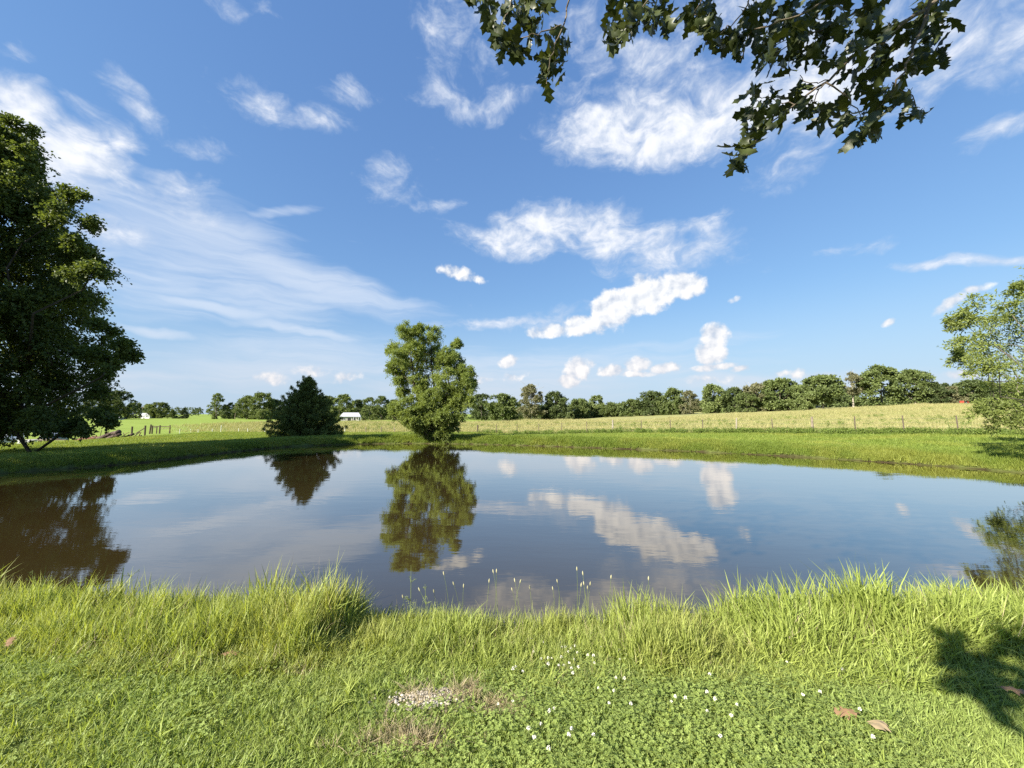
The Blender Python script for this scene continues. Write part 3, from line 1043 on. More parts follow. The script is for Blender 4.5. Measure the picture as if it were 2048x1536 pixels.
# ------------------------------------------------------------------ scatter
def tuft(name, rs, n, h, hv, spread, w, lean, mat, segs=3, curl=.5, flat=0.0):
    """a tuft of curved tapering blades as one prototype"""
    V, F3, F4, vv, tt, off = [], [], [], [], [], 0
    for i in range(n):
        a = rs.uniform(0, 2 * math.pi)
        r = spread * math.sqrt(rs.rand())
        base = np.array([math.cos(a) * r, math.sin(a) * r, -.01])
        a2 = rs.uniform(0, 2 * math.pi)
        dv = np.array([math.cos(a2), math.sin(a2), 0])
        hh = h * rs.uniform(1 - hv, 1 + hv)
        ln = lean * rs.uniform(.2, 1.3)
        ts = np.linspace(0, 1, segs + 1)
        P = base + dv[None, :] * (hh * ln * (ts ** 1.0 * (1 - curl) + ts ** 2.2 * curl))[:, None]
        P[:, 2] += hh * (ts - .35 * ln * ts ** 2.5)
        sd_ = np.array([-dv[1], dv[0], 0])
        tw = rs.uniform(-.9, .9)
        sd_ = sd_ * math.cos(tw) + dv * math.sin(tw)
        ww = w * rs.uniform(.7, 1.3) * (1 - ts ** 1.6) * .5 + w * .02
        L_ = P - sd_[None, :] * ww[:, None]
        R_ = P + sd_[None, :] * ww[:, None]
        for k in range(segs):
            V += [L_[k], R_[k]]
        V.append(P[-1])
        for k in range(segs - 1):
            F4.append((off + 2 * k, off + 2 * k + 1, off + 2 * k + 3, off + 2 * k + 2))
        F3.append((off + 2 * segs - 2, off + 2 * segs - 1, off + 2 * segs))
        m_ = 2 * segs + 1
        vv += [rs.rand()] * m_
        tt += list(np.repeat(ts[:-1], 2)) + [1.0]
        off += m_
    me = mesh_from(name, np.array(V), [np.array(F4, int).reshape(-1, 4), np.array(F3, int)], {'v': np.array(vv), 't': np.array(tt)}, mat)
    return bpy.data.objects.new(name, me)


def scatter(name, label, protos, xy, scl, rs, tilt=.15, zoff=0.0, sink=None, ids=None):
    """plants set on the ground: one object of kind stuff"""
    x, y = xy[:, 0], xy[:, 1]
    z = terr(x, y)
    z = np.maximum(z, -.12) + zoff
    n = len(x)
    me = bpy.data.meshes.new(name)
    me.vertices.add(n)
    me.vertices.foreach_set('co', np.stack([x, y, z], -1).astype(np.float32).ravel())
    a = me.attributes.new('rot', 'FLOAT_VECTOR', 'POINT')
    rot = np.stack([rs.normal(size=n) * tilt, rs.normal(size=n) * tilt, rs.uniform(0, 6.283, n)], -1)
    a.data.foreach_set('vector', rot.astype(np.float32).ravel())
    a = me.attributes.new('scl', 'FLOAT_VECTOR', 'POINT')
    a.data.foreach_set('vector', np.asarray(scl, np.float32).reshape(n, -1).repeat(3 if np.ndim(scl) == 1 else 1, 1).ravel())
    a = me.attributes.new('idx', 'INT', 'POINT')
    a.data.foreach_set('value', (rs.randint(0, len(protos), n) if ids is None else ids).astype(np.int32))
    c = bpy.data.collections.new(name + '_plants')
    for k, p_ in enumerate(protos):
        p_.name = '%s_%02d' % (name, k)
        c.objects.link(p_)
    g = bpy.data.node_groups.new(name, 'GeometryNodeTree')
    g.interface.new_socket('Geometry', in_out='INPUT', socket_type='NodeSocketGeometry')
    g.interface.new_socket('Geometry', in_out='OUTPUT', socket_type='NodeSocketGeometry')
    gi, go = g.nodes.new('NodeGroupInput'), g.nodes.new('NodeGroupOutput')
    ci = g.nodes.new('GeometryNodeCollectionInfo')
    ci.inputs['Collection'].default_value = c
    ci.inputs['Separate Children'].default_value = True
    ci.inputs['Reset Children'].default_value = True
    ip = g.nodes.new('GeometryNodeInstanceOnPoints')
    ip.inputs['Pick Instance'].default_value = True

    def na(nm, ty):
        q = g.nodes.new('GeometryNodeInputNamedAttribute')
        q.data_type = ty
        q.inputs['Name'].default_value = nm
        return q.outputs['Attribute']
    g.links.new(gi.outputs[0], ip.inputs['Points'])
    g.links.new(ci.outputs[0], ip.inputs['Instance'])
    g.links.new(na('idx', 'INT'), ip.inputs['Instance Index'])
    g.links.new(na('rot', 'FLOAT_VECTOR'), ip.inputs['Rotation'])
    g.links.new(na('scl', 'FLOAT_VECTOR'), ip.inputs['Scale'])
    g.links.new(ip.outputs[0], go.inputs[0])
    o = link(name, me, kind='stuff')
    o['label'] = label
    md = o.modifiers.new('plants', 'NODES')
    md.node_group = g
    return o


def pts(rs, n, x0, x1, y0, y1):
    return np.stack([rs.uniform(x0, x1, n), rs.uniform(y0, y1, n)], -1)


G_lawn = leaf_mat('lawn_blade', (.135, .205, .038), (.335, .440, .115), .40, patch=.5, patch_scale=.9, patch_col=(.33, .37, .11), per_instance=.35, tip=(.42, .44, .17, .4))
G_bank = leaf_mat('bank_blade', (.135, .200, .030), (.365, .430, .095), .42, patch=.45, patch_scale=.8, patch_col=(.39, .38, .12), per_instance=.3, tip=(.42, .44, .15, .4))
G_lush = leaf_mat('lush_blade', (.150, .215, .034), (.370, .445, .10), .42, patch=.3, patch_scale=1.1, patch_col=(.36, .40, .10), per_instance=.3, tip=(.40, .45, .14, .35))
G_far = leaf_mat('shore_blade', (.135, .195, .030), (.265, .335, .065), .40, patch=.6, patch_scale=.35, patch_col=(.33, .34, .075), per_instance=.4)
G_hay = leaf_mat('hay_blade', (.26, .25, .105), (.46, .42, .20), .3, patch=.5, patch_scale=.2, patch_col=(.25, .28, .09), per_instance=.5)
G_weed = leaf_mat('weed_leaf', (.105, .160, .030), (.215, .280, .065), .4, per_instance=.4)
G_clover = leaf_mat('clover_leaf', (.205, .275, .065), (.345, .425, .125), .4, per_instance=.4)
G_straw = leaf_mat('dry_blade', (.26, .21, .12), (.42, .36, .22), .2, per_instance=.3)

BARE = []   # worn places in the lawn (x, y, rx, ry)
for (px, py, a_, b_) in [(838, 1402, .20, .075), (870, 1392, .12, .06), (600, 1338, .085, .07), (985, 1418, .12, .07), (790, 1478, .16, .05), (930, 1385, .07, .05), (850, 1490, .09, .05), (370, 1316, .05, .05)]:
    h = ground_hit(px, py)
    BARE.append((h[0], h[1], a_, b_))


def bare(x, y):
    m = np.zeros_like(x)
    for (bx_, by_, a_, b_) in BARE:
        q = ((x - bx_) / a_) ** 2 + ((y - by_) / b_) ** 2
        m = np.maximum(m, 1 - sstep(.5, 1.6, q + (vnoise(x, y, .05) - .5) * 1.2))
    return m


rs = np.random.RandomState(41)
# mown lawn
lp = [tuft('p', rs, 17, .027, .5, .045, .0042, .8, G_lawn) for _ in range(8)] + [tuft('p', rs, 7, .06, .4, .05, .0052, .9, G_lawn) for _ in range(1)]
p1 = np.concatenate([pts(rs, 56000, -4.6, 4.6, 1.0, 3.7), pts(rs, 22000, -9, 9, -1.5, 4.6)])
sd = pond_sd(p1[:, 0], p1[:, 1])
keep = (sd > .45) & (rs.rand(len(p1)) > bare(p1[:, 0], p1[:, 1]) * .97)
p1 = p1[keep]
sc_ = rs.uniform(.65, 1.35, len(p1)) * (.75 + .7 * fbm(p1[:, 0], p1[:, 1], .5, 3)) * (1 - .12 * np.clip(1 - np.abs(p1[:, 0] - .5) / 1.3, 0, 1))
scatter('lawn_grass', 'short mown grass of the near lawn', lp, p1, sc_, rs, .25)

# clover among it
def clover(rs):
    V, F, vv, off = [], [], [], 0
    for i in range(9):
        a = rs.uniform(0, 6.283); r = .04 * math.sqrt(rs.rand()); h = rs.uniform(.018, .05)
        c = np.array([math.cos(a) * r, math.sin(a) * r, h])
        a0 = rs.uniform(0, 6.283); t_ = rs.rand(); s = rs.uniform(.0055, .0082)
        for k in range(3):
            b_ = a0 + k * 2.094
            d = np.array([math.cos(b_), math.sin(b_), .15]); q = np.array([-math.sin(b_), math.cos(b_), 0])
            V += [c, c + d * s * .6 + q * s * .55, c + d * s * 1.15, c + d * s * .6 - q * s * .55]
            F.append((off, off + 1, off + 2, off + 3)); vv += [t_] * 4; off += 4
    return bpy.data.objects.new('p', mesh_from('p', np.array(V), np.array(F), {'v': np.array(vv)}, G_clover))


cp_ = [clover(rs) for _ in range(5)]
p2 = pts(rs, 20000, -3.0, 3.2, 1.2, 3.2)
dens = np.clip(1.25 - np.hypot((p2[:, 0] - .75) / 1.15, (p2[:, 1] - 2.05) / .75), 0, 1) + .12 * (fbm(p2[:, 0], p2[:, 1], .8, 3) > .55)
p2 = p2[(rs.rand(len(p2)) < dens) & (bare(p2[:, 0], p2[:, 1]) < .4)]
scatter('clover_leaves', 'low clover leaves growing through the lawn', cp_, p2, rs.uniform(.8, 1.35, len(p2)), rs, .25)

# tall grass on the near bank
def near_bank(n, xr, lo, hi):
    q = pts(rs, n, -xr, xr, 1.9, 7.5)
    s_ = pond_sd(q[:, 0], q[:, 1])
    k = (s_ > lo) & (s_ < hi + (vnoise(q[:, 0], q[:, 1], .6) - .5) * .35)
    return q[k], s_[k]


def tall(x):
    """how tall the bank grass stands along the shore"""
    px = CX + x / 3.6 * F_PX
    return np.interp(px, [-400, 0, 150, 330, 450, 560, 720, 745, 800, 980, 1190, 1215, 1290, 1330, 1400, 1480, 1560, 1680, 1800, 2050, 2600],
                     [.95, .9, .86, .84, 1.02, 1.15, 1.24, .72, .55, .64, .70, 1.1, .95, .5, .6, 1.0, 1.2, 1.08, .98, .92, .92])


bp = [tuft('p', rs, 14, .27, .5, .06, .0098, .38, G_bank, 4, .8) for _ in range(7)]
bl = [tuft('p', rs, 12, .30, .45, .07, .0155, .62, G_lush, 4, .85) for _ in range(6)]
q, s_ = near_bank(120000, 11, -.06, 1.05)
q, s_ = q[:20000], s_[:20000]
hh = tall(q[:, 0]) * np.interp(s_, [-.06, .25, .70, .92, 1.2], [1.1, 1.1, .78, .34, .2]) * rs.uniform(.55, 1.2, len(q)) * (.4 + 1.2 * fbm(q[:, 0], q[:, 1], .3, 3))
lush = (sstep(1.3, 1.9, q[:, 0]) * .9 + .12) > rs.rand(len(q))
ids = np.where(lush, 7 + rs.randint(0, 6, len(q)), rs.randint(0, 7, len(q)))
ids = np.where(rs.rand(len(q)) < .05 + .10 * (fbm(q[:, 0], q[:, 1], .7, 2) > .58), 13 + rs.randint(0, 3, len(q)), ids)
hh = np.where(lush, hh * .95, hh)
scatter('bank_grass', 'tall yellow-green grass along the near shore', bp + bl + [tuft('p', rs, 7, .30, .5, .07, .0045, .5, G_straw, 4, .8) for _ in range(3)], q, np.stack([.5 + .5 * hh, .5 + .5 * hh, hh], -1), rs, .16, ids=ids)

# shore grass on the other banks
sp = [tuft('p', rs, 26, .30, .4, .14, .014, .6, G_far, 3, .6) for _ in range(6)]
q = pts(rs, 260000, -24, 24, 4.5, 31)
s_ = pond_sd(q[:, 0], q[:, 1])
k = (s_ > .03 + .1 * (vnoise(q[:, 0], q[:, 1], .4) - .3)) & (s_ < 1.75) & ~((q[:, 1] < 7.5) & (np.abs(q[:, 0]) < 10.5))
q, s_ = q[k][:30000], s_[k][:30000]
hh = np.interp(s_, [.1, .3, 1.2, 1.8], [.75, .95, .7, .42]) * rs.uniform(.6, 1.25, len(q)) * (.6 + .8 * fbm(q[:, 0], q[:, 1], 1.1, 3)) * np.where(q[:, 0] < -10, .62, .80)
scatter('shore_grass', 'rough grass fringing the far banks of the pond', sp, q, hh, rs, .16)

# mown strip behind the banks
mp = [tuft('p', rs, 26, .11, .5, .16, .014, .8, G_far, 2, .5) for _ in range(5)]
q = pts(rs, 200000, -34, 36, 3, 44)
s_ = pond_sd(q[:, 0], q[:, 1])
k = (s_ > 1.4) & (beyond_fence(q[:, 0], q[:, 1]) < .3) & ~((q[:, 1] < 4.6) & (np.abs(q[:, 0]) < 9)) & (np.abs(q[:, 0]) < q[:, 1] * 1.6 + 3)
q = q[k][:46000]
scatter('strip_grass', 'mown grass strip behind the pond banks', mp, q, rs.uniform(.6, 1.3, len(q)) * (.6 + .8 * fbm(q[:, 0], q[:, 1], 2.0, 3)), rs, .2)

# standing hay on the pasture
hp = [tuft('p', rs, 22, .34, .45, .28, .018, .55, G_hay, 2, .5) for _ in range(6)]
q = pts(rs, 300000, -60, 130, 22, 120)
hayq, _, _ = cover(q[:, 0], q[:, 1], np.full(len(q), 50.0))
k = (rs.rand(len(q)) < hayq * np.clip(38 / q[:, 1], .12, 1)) & (np.abs(q[:, 0]) < q[:, 1] * 1.55 + 3) & (beyond_fence(q[:, 0], q[:, 1]) > .3)
q = q[k][:42000]
scatter('hay_grass', 'pale standing hay on the sloping pasture', hp, q, rs.uniform(.55, 1.35, len(q)) * (.45 + fbm(q[:, 0], q[:, 1], 4.0, 3)) * np.clip(q[:, 1] / 60, 1, 1.6), rs, .2)

# leafy weeds: along the fence and dotted over the pasture
def weed(rs, n=46, h=.55, r=.3):
    P = np.stack([rs.normal(size=n) * r * .5, rs.normal(size=n) * r * .5, rs.uniform(.05, 1, n) * h], -1)
    D = unit(rs.normal(size=(n, 3)) + np.array([0, 0, .5]))
    V, F, v4 = leaf_quads(P, D, unit(rs.normal(size=(n, 3)) + np.array([0, 0, 1])), rs.uniform(.08, .16, n), rs.uniform(.05, .09, n), rs.rand(n))
    return bpy.data.objects.new('p', mesh_from('p', V, F, {'v': v4}, G_weed))


wp = [weed(rs) for _ in range(5)]
n = 1500
f = rs.rand(n) ** .8
q = FA[None, :] + (FB - FA)[None, :] * (f * 1.12)[:, None] + fnor[None, :] * (rs.normal(size=n) * .42 - .1)[:, None]
k = fbm(q[:, 0], q[:, 1], 2.2, 3) > .43 - .25 * f
q1 = q[k]
q = pts(rs, 2400, -50, 110, 32, 95)
hayq, _, _ = cover(q[:, 0], q[:, 1], np.full(len(q), 50.0))
q2 = q[(hayq > .6) & (fbm(q[:, 0], q[:, 1], 9, 3) > .54) & (beyond_fence(q[:, 0], q[:, 1]) > 1)]
q = np.concatenate([q1, q2])
scatter('fence_weeds', 'dark leafy weeds along the pasture fence', wp, q, np.concatenate([rs.uniform(.4, .85, len(q1)), rs.uniform(.5, 1.2, len(q2))]), rs, .1)
#GRASSEND

# ------------------------------------------------------------------ fences
M_wood = plain_mat('weathered_wood', (.20, .165, .125), .85, .1, 0, .35, 9)
M_wood_dark = plain_mat('dark_post_wood', (.085, .065, .05), .85, .1, 0, .3, 9)
M_wood_pale = plain_mat('pale_post_wood', (.27, .24, .19), .8, .15, 0, .2, 9)
M_steel = plain_mat('rusty_steel', (.10, .075, .06), .6, .4, .3, .3, 20)
M_wire = plain_mat('fence_wire', (.22, .21, .20), .5, .5, .6, .2, 3)
M_white = plain_mat('white_paint', (.78, .78, .76), .5, .3, 0, .06, 3)
M_plastic = plain_mat('white_plastic_post', (.72, .74, .66), .5, .3, 0, .08, 3)


def post_mesh(rs, h, r, mat, sides=7):
    k = 5
    P = np.stack([np.zeros(k), np.zeros(k), np.linspace(-.3, h, k)], -1)
    P[:, :2] += rs.normal(size=(k, 2)) * r * .12
    V, F = tube([(P, r * np.array([1.08, 1.05, 1, .97, .93]))], sides)
    top = np.arange(len(V) - sides, len(V))
    return mesh_from('post', V, F + [top[None, :]], None, mat, False)


def fence(name, label, stations, wires, wire_r=.004):
    """stations: list of (x, y, height, radius, material)"""
    rs = np.random.RandomState(len(stations))
    o = thing(name, label, 'fence', (stations[0][0], stations[0][1], tz(stations[0][0], stations[0][1])))
    b0 = np.array(o.location)
    tops = []
    for (x, y, h, r, mat) in stations:
        g = np.array([x, y, tz(x, y)])
        p_ = link('post', post_mesh(rs, h, r, mat), o, g - b0)
        p_.rotation_euler = (rs.normal() * .025, rs.normal() * .025, rs.uniform(0, 6))
        tops.append(g - b0)
    for hz_ in wires:
        P = []
        for a_, c_ in zip(tops[:-1], tops[1:]):
            for t in (0, .5):
                q = a_ * (1 - t) + c_ * t
                P.append(q + np.array([0, -.05, hz_ - .02 * (t == .5)]))
        P.append(tops[-1] + np.array([0, -.05, hz_]))
        V, F = tube([(np.array(P), wire_r)], 4)
        link('wire', mesh_from('wire', V, F, None, M_wire), o)
    return o


def on_fence(px):
    d = ray(px, 850)
    A = np.array([[fdir[0], -d[0]], [fdir[1], -d[1]]])
    t = np.linalg.solve(A, -FA)
    return FA + fdir * t[0]


st = []
for (px, h, r, mat) in [(955, 1.15, .085, M_wood_dark), (993, 1.2, .035, M_steel), (1034, 1.1, .032, M_steel), (1077, 1.1, .032, M_steel), (1123, 1.1, .032, M_steel), (1174, 1.15, .032, M_steel),
                        (1225, 1.2, .07, M_wood_pale), (1282, 1.1, .03, M_steel), (1340, 1.1, .032, M_steel), (1405, 1.1, .032, M_steel), (1472, 1.2, .05, M_wood_pale), (1545, 1.1, .03, M_steel),
                        (1625, 1.2, .075, M_wood), (1710, 1.22, .034, M_steel), (1807, 1.2, .034, M_steel), (1916, 1.2, .034, M_steel), (2022, 1.2, .034, M_steel), (2130, 1.2, .05, M_wood)]:
    p_ = on_fence(px)
    st.append((p_[0], p_[1], h, r, mat))
fence('pasture_fence', 'wire fence with thin steel and wooden posts before the hay pasture', st, (.25, .5, .75, 1.02))
st = []
for px in (360, 382, 397, 425, 442, 478, 495, 530, 565, 600, 640, 690, 732, 763, 790, 825, 870, 915):
    d = ray(px, 850)
    Y = 44.5 - (px - 360) / 600 * 2.0
    st.append((d[0] / d[1] * Y, Y, 1.35 if px == 442 else (.95 if px < 700 else 1.05), .028 if px < 700 else .045, M_plastic if px < 700 else M_wood))
fence('field_fence', 'low wire fence with slim pale posts below the left field', st, (.45, .85), .003)

# wooden gate frame and corner brace by the brush pile
def beam(name, a, b, r, mat, parent, b0, sides=7):
    V, F = tube([(np.array([a, b]) - b0, r)], sides)
    n_ = len(V)
    F = F + [np.arange(sides)[None, ::-1], np.arange(n_ - sides, n_)[None, :]]
    return link(name, mesh_from(name, V, F, None, mat), parent)


DG = 61.0


def gpx(px, py=None, D=DG):
    x = (px - CX) / F_PX * D / math.cos(PITCH)
    z = tz(x, D) if py is None else at(px, py, D)[2]
    return np.array([x, D, z])


t = thing('gate_frame', 'dark wooden gate frame standing in the left field', 'gate', gpx(308))
b0 = np.array(t.location)
for px, top in ((306, 849), (311, 851), (320, 853.5), (326, 850.5), (346, 850.5)):
    beam('post', gpx(px) - (0, 0, .3), gpx(px + (2 if px == 306 else 0), top), .10 if px != 320 else .07, M_wood_dark, t, b0)
beam('rail', gpx(311, 852.5), gpx(346, 853.5), .06, M_wood_dark, t, b0)
beam('rail', gpx(311, 856), gpx(320, 855), .05, M_wood_dark, t, b0)
beam('rail', gpx(326, 858), gpx(342, 857), .035, M_wood, t, b0)
t = thing('corner_brace', 'slanting rail between two dark posts beside the brush pile', 'fence', gpx(271, None, 52))
b0 = np.array(t.location)
beam('post', gpx(271, None, 52) - (0, 0, .3), gpx(271, 853, 52), .10, M_wood_dark, t, b0)
beam('post', gpx(297, None, 52) - (0, 0, .3), gpx(297, 851, 52), .10, M_wood_dark, t, b0)
beam('rail', gpx(279, 867, 52), gpx(296, 856, 52), .06, M_wood_dark, t, b0)

# ------------------------------------------------------------------ brush pile, cars and yard things
rs = np.random.RandomState(9)
DP = 36.0
t = thing('brush_pile', 'heap of old logs, boards and branches below the maple', 'log pile', gpx(225, None, DP))
b0 = np.array(t.location)
M_log = bark_mat('old_log', (.045, .032, .026), (.13, .095, .075), 9)
M_rust = plain_mat('rusty_boards', (.14, .065, .045), .8, .15, .0, .35, 6)


def logp(px0, py0, px1, py1, r, mat, dy=0.0, name='log'):
    a, b = gpx(px0, py0, DP + dy), gpx(px1, py1, DP + dy)
    for q in (a, b):
        q[2] = max(q[2], tz(q[0], q[1]) + r * .8)
    P = wobble(rs, a, b, 0, 7, .015)
    V, F = tube([(P - b0, r * rs.uniform(.85, 1.1, 7))], 8)
    n_ = len(V)
    link(name, mesh_from(name, V, F + [np.arange(8)[None, ::-1], np.arange(n_ - 8, n_)[None, :]], None, mat, True), t)


logp(205, 878, 246, 863, .19, M_log, -.3)
logp(214, 880, 249, 869, .14, M_log, -.7)
logp(160, 882, 212, 874, .12, M_rust, -.2)
logp(155, 878, 220, 876, .10, M_rust, .2)
logp(165, 886, 235, 880, .13, M_log, -.9)
logp(225, 884, 285, 874, .13, M_log, -.5)
logp(235, 880, 275, 868, .10, M_log, .2)
logp(248, 882, 290, 872, .10, M_rust, .3)
logp(190, 884, 240, 884, .12, M_wood, -1.1)
for i in range(26):
    x = rs.uniform(195, 292)
    logp(x, rs.uniform(872, 884), x + rs.uniform(-22, 22), rs.uniform(862, 878), rs.uniform(.02, .05), M_log if i % 3 else M_rust, rs.uniform(-1, .6), 'branch')
logp(209, 873, 211, 860, .025, M_log, 0, 'branch')
logp(225, 872, 225.5, 858, .02, M_log, 0, 'branch')

M_car_white = plain_mat('car_paint_silver', (.55, .57, .60), .25, .6, .3, .05, 2)
M_car_blue = plain_mat('car_paint_blue', (.30, .36, .46), .25, .6, .3, .05, 2)
M_glass = plain_mat('dark_glass', (.015, .018, .022), .06, .6, 0, .1, 2)
M_tyre = plain_mat('tyre_rubber', (.02, .02, .02), .85, .2, 0, .2, 9)
M_rim = plain_mat('wheel_rim', (.5, .5, .52), .35, .5, .7, .1, 4)
M_black = plain_mat('black_trim', (.02, .02, .022), .5, .3, 0, .2, 5)
M_lamp = plain_mat('lamp_lens', (.75, .76, .72), .15, .6, 0, .05, 5)


def prism(name, prof, y0, y1, mat, parent, taper=0.0, bev=.03):
    """side outline (x, z) drawn across the car's width and rounded"""
    bm = bmesh.new()
    zc = [p[1] for p in prof]
    zl, zh = min(zc), max(zc)
    rows = []
    for y in (y0, y1):
        rows.append([bm.verts.new((x, y * (1 - taper * (z - zl) / max(zh - zl, 1e-6)), z)) for x, z in prof])
    n_ = len(prof)
    bm.faces.new(rows[0])
    bm.faces.new(rows[1][::-1])
    for i in range(n_):
        j = (i + 1) % n_
        bm.faces.new((rows[0][j], rows[0][i], rows[1][i], rows[1][j]))
    bmesh.ops.recalc_face_normals(bm, faces=bm.faces)
    if bev:
        bmesh.ops.bevel(bm, geom=list(bm.edges), offset=bev, segments=2, affect='EDGES', profile=.6)
    me = bpy.data.meshes.new(name)
    bm.to_mesh(me)
    bm.free()
    me.materials.append(mat)
    for p_ in me.polygons:
        p_.use_smooth = True
    return link(name, me, parent)


def wheel(parent, x, y):
    w_ = link('wheel', None, parent, (x, y, .33))
    ang = np.linspace(0, 2 * math.pi, 20, endpoint=False)
    for nm, ro, ri, wd_, mt in (('tyre', .33, .20, .11, M_tyre), ('rim', .205, .03, .095, M_rim)):
        prof = [(ri, -wd_), (ro - .03, -wd_), (ro, -wd_ + .03), (ro, wd_ - .03), (ro - .03, wd_), (ri, wd_)]
        V = np.array([[math.cos(a) * r_, y_, math.sin(a) * r_] for a in ang for r_, y_ in prof])
        m_ = len(prof)
        F = np.array([[i * m_ + j, i * m_ + j + 1, ((i + 1) % 20) * m_ + j + 1, ((i + 1) % 20) * m_ + j] for i in range(20) for j in range(m_ - 1)])
        link(nm, mesh_from(nm, V, F, None, mt, True), w_)


def car(label, loc, rz, paint):
    t = thing('parked_car', label, 'car', loc, rz, 'cars parked below the maple')
    body = [(-2.2, .35), (2.15, .35), (2.22, .5), (2.2, .72), (2.05, .86), (1.0, .96), (-1.7, .98), (-2.18, .9), (-2.25, .6)]
    cabin = [(1.0, .95), (.25, 1.42), (-1.2, 1.45), (-1.85, .97)]
    prism('body', body, -.88, .88, paint, t, .08, .05)
    prism('roof', cabin, -.78, .78, paint, t, .2, .04)
    g = [(.94, .98), (.27, 1.38), (-1.1, 1.40), (-1.66, 1.0)]
    for s_ in (-1, 1):
        prism('side_window', [(.72, 1.0), (.18, 1.36), (-1.12, 1.38), (-1.5, 1.02)], s_ * .765, s_ * .80, M_glass, t, .17, 0)
    prism('windscreen', [(1.03, .97), (.99, .97), (.27, 1.40), (.31, 1.40)], -.68, .68, M_glass, t, .12, 0)
    prism('rear_window', [(-1.87, .99), (-1.82, .99), (-1.22, 1.42), (-1.27, 1.42)], -.66, .66, M_glass, t, .12, 0)
    for x in (-1.35, 1.4):
        for y in (-.80, .80):
            wheel(t, x, y)
    link('grille', mesh_from('grille', *boxes([(2.16, 2.235, -.42, .42, .58, .74)]), None, M_black), t)
    link('bumper', mesh_from('bumper', *boxes([(2.12, 2.30, -.86, .86, .34, .52)]), None, paint), t)
    link('licence_plate', mesh_from('licence_plate', *boxes([(2.30, 2.312, -.26, .26, .38, .50)]), None, M_black), t)
    for s_ in (-1, 1):
        link('headlight', mesh_from('headlight', *boxes([(2.10, 2.24, s_ * .64 - .18, s_ * .64 + .18, .60, .76)]), None, M_lamp), t)
        link('side_mirror', mesh_from('side_mirror', *boxes([(.62, .80, s_ * .95 - .09, s_ * .95 + .09, .98, 1.1)]), None, paint), t)


car('silver car under the maple at the left picture edge', gpx(16, None, 33.5), rad(-48), M_car_white)
car('blue-grey car half hidden by maple branches beside the log heap', gpx(118, None, 36.5), rad(-40), M_car_blue)
# white slatted crate
t = thing('slatted_crate', 'small white slatted crate between the two parked cars', 'crate', gpx(66, None, 31.5), rad(12))
for x in (-.36, 0, .36):
    for y in (-.25, .25):
        link('post', mesh_from('post', *boxes([(x - .035, x + .035, y - .03, y + .03, 0, .50)]), None, M_white), t)
for z in (.06, .27, .44):
    for y in (-.292, .262):
        link('slat', mesh_from('slat', *boxes([(-.42, .42, y, y + .03, z, z + .075)]), None, M_white), t)
link('lid', mesh_from('lid', *boxes([(-.44, .44, -.31, .31, .522, .545)]), None, M_white), t)
# flat trailer
t = thing('flat_trailer', 'low grey flatbed trailer right of the white crate', 'trailer', gpx(92, None, 33.0), rad(8))
link('deck', mesh_from('deck', *boxes([(-1.1, 1.0, -.6, .6, .42, .50)]), None, M_wood), t)
link('tow_bar', mesh_from('tow_bar', *boxes([(1.0, 1.9, -.04, .04, .40, .47)]), None, M_steel), t)
for y in (-.68, .68):
    w_ = link('wheel', None, t, (-.1, y, .26))
    V, F = tube([(np.array([[0, -.08, 0], [0, -.06, 0], [0, .06, 0], [0, .08, 0]]), np.array([.2, .26, .26, .2]))], 16)
    link('tyre', mesh_from('tyre', V, F + [np.arange(16)[None, :], np.arange(48, 64)[None, ::-1]], None, M_tyre, True), w_)

# ------------------------------------------------------------------ buildings and poles
M_roof = plain_mat('pale_metal_roof', (.58, .58, .60), .45, .4, .2, .08, .8)
M_wall = plain_mat('white_siding', (.70, .71, .72), .7, .2, 0, .06, .7)
M_wallg = plain_mat('grey_barn_siding', (.40, .37, .33), .8, .2, 0, .2, .7)
M_dark = plain_mat('dark_opening', (.03, .03, .035), .6, .2, 0, .2, 2)


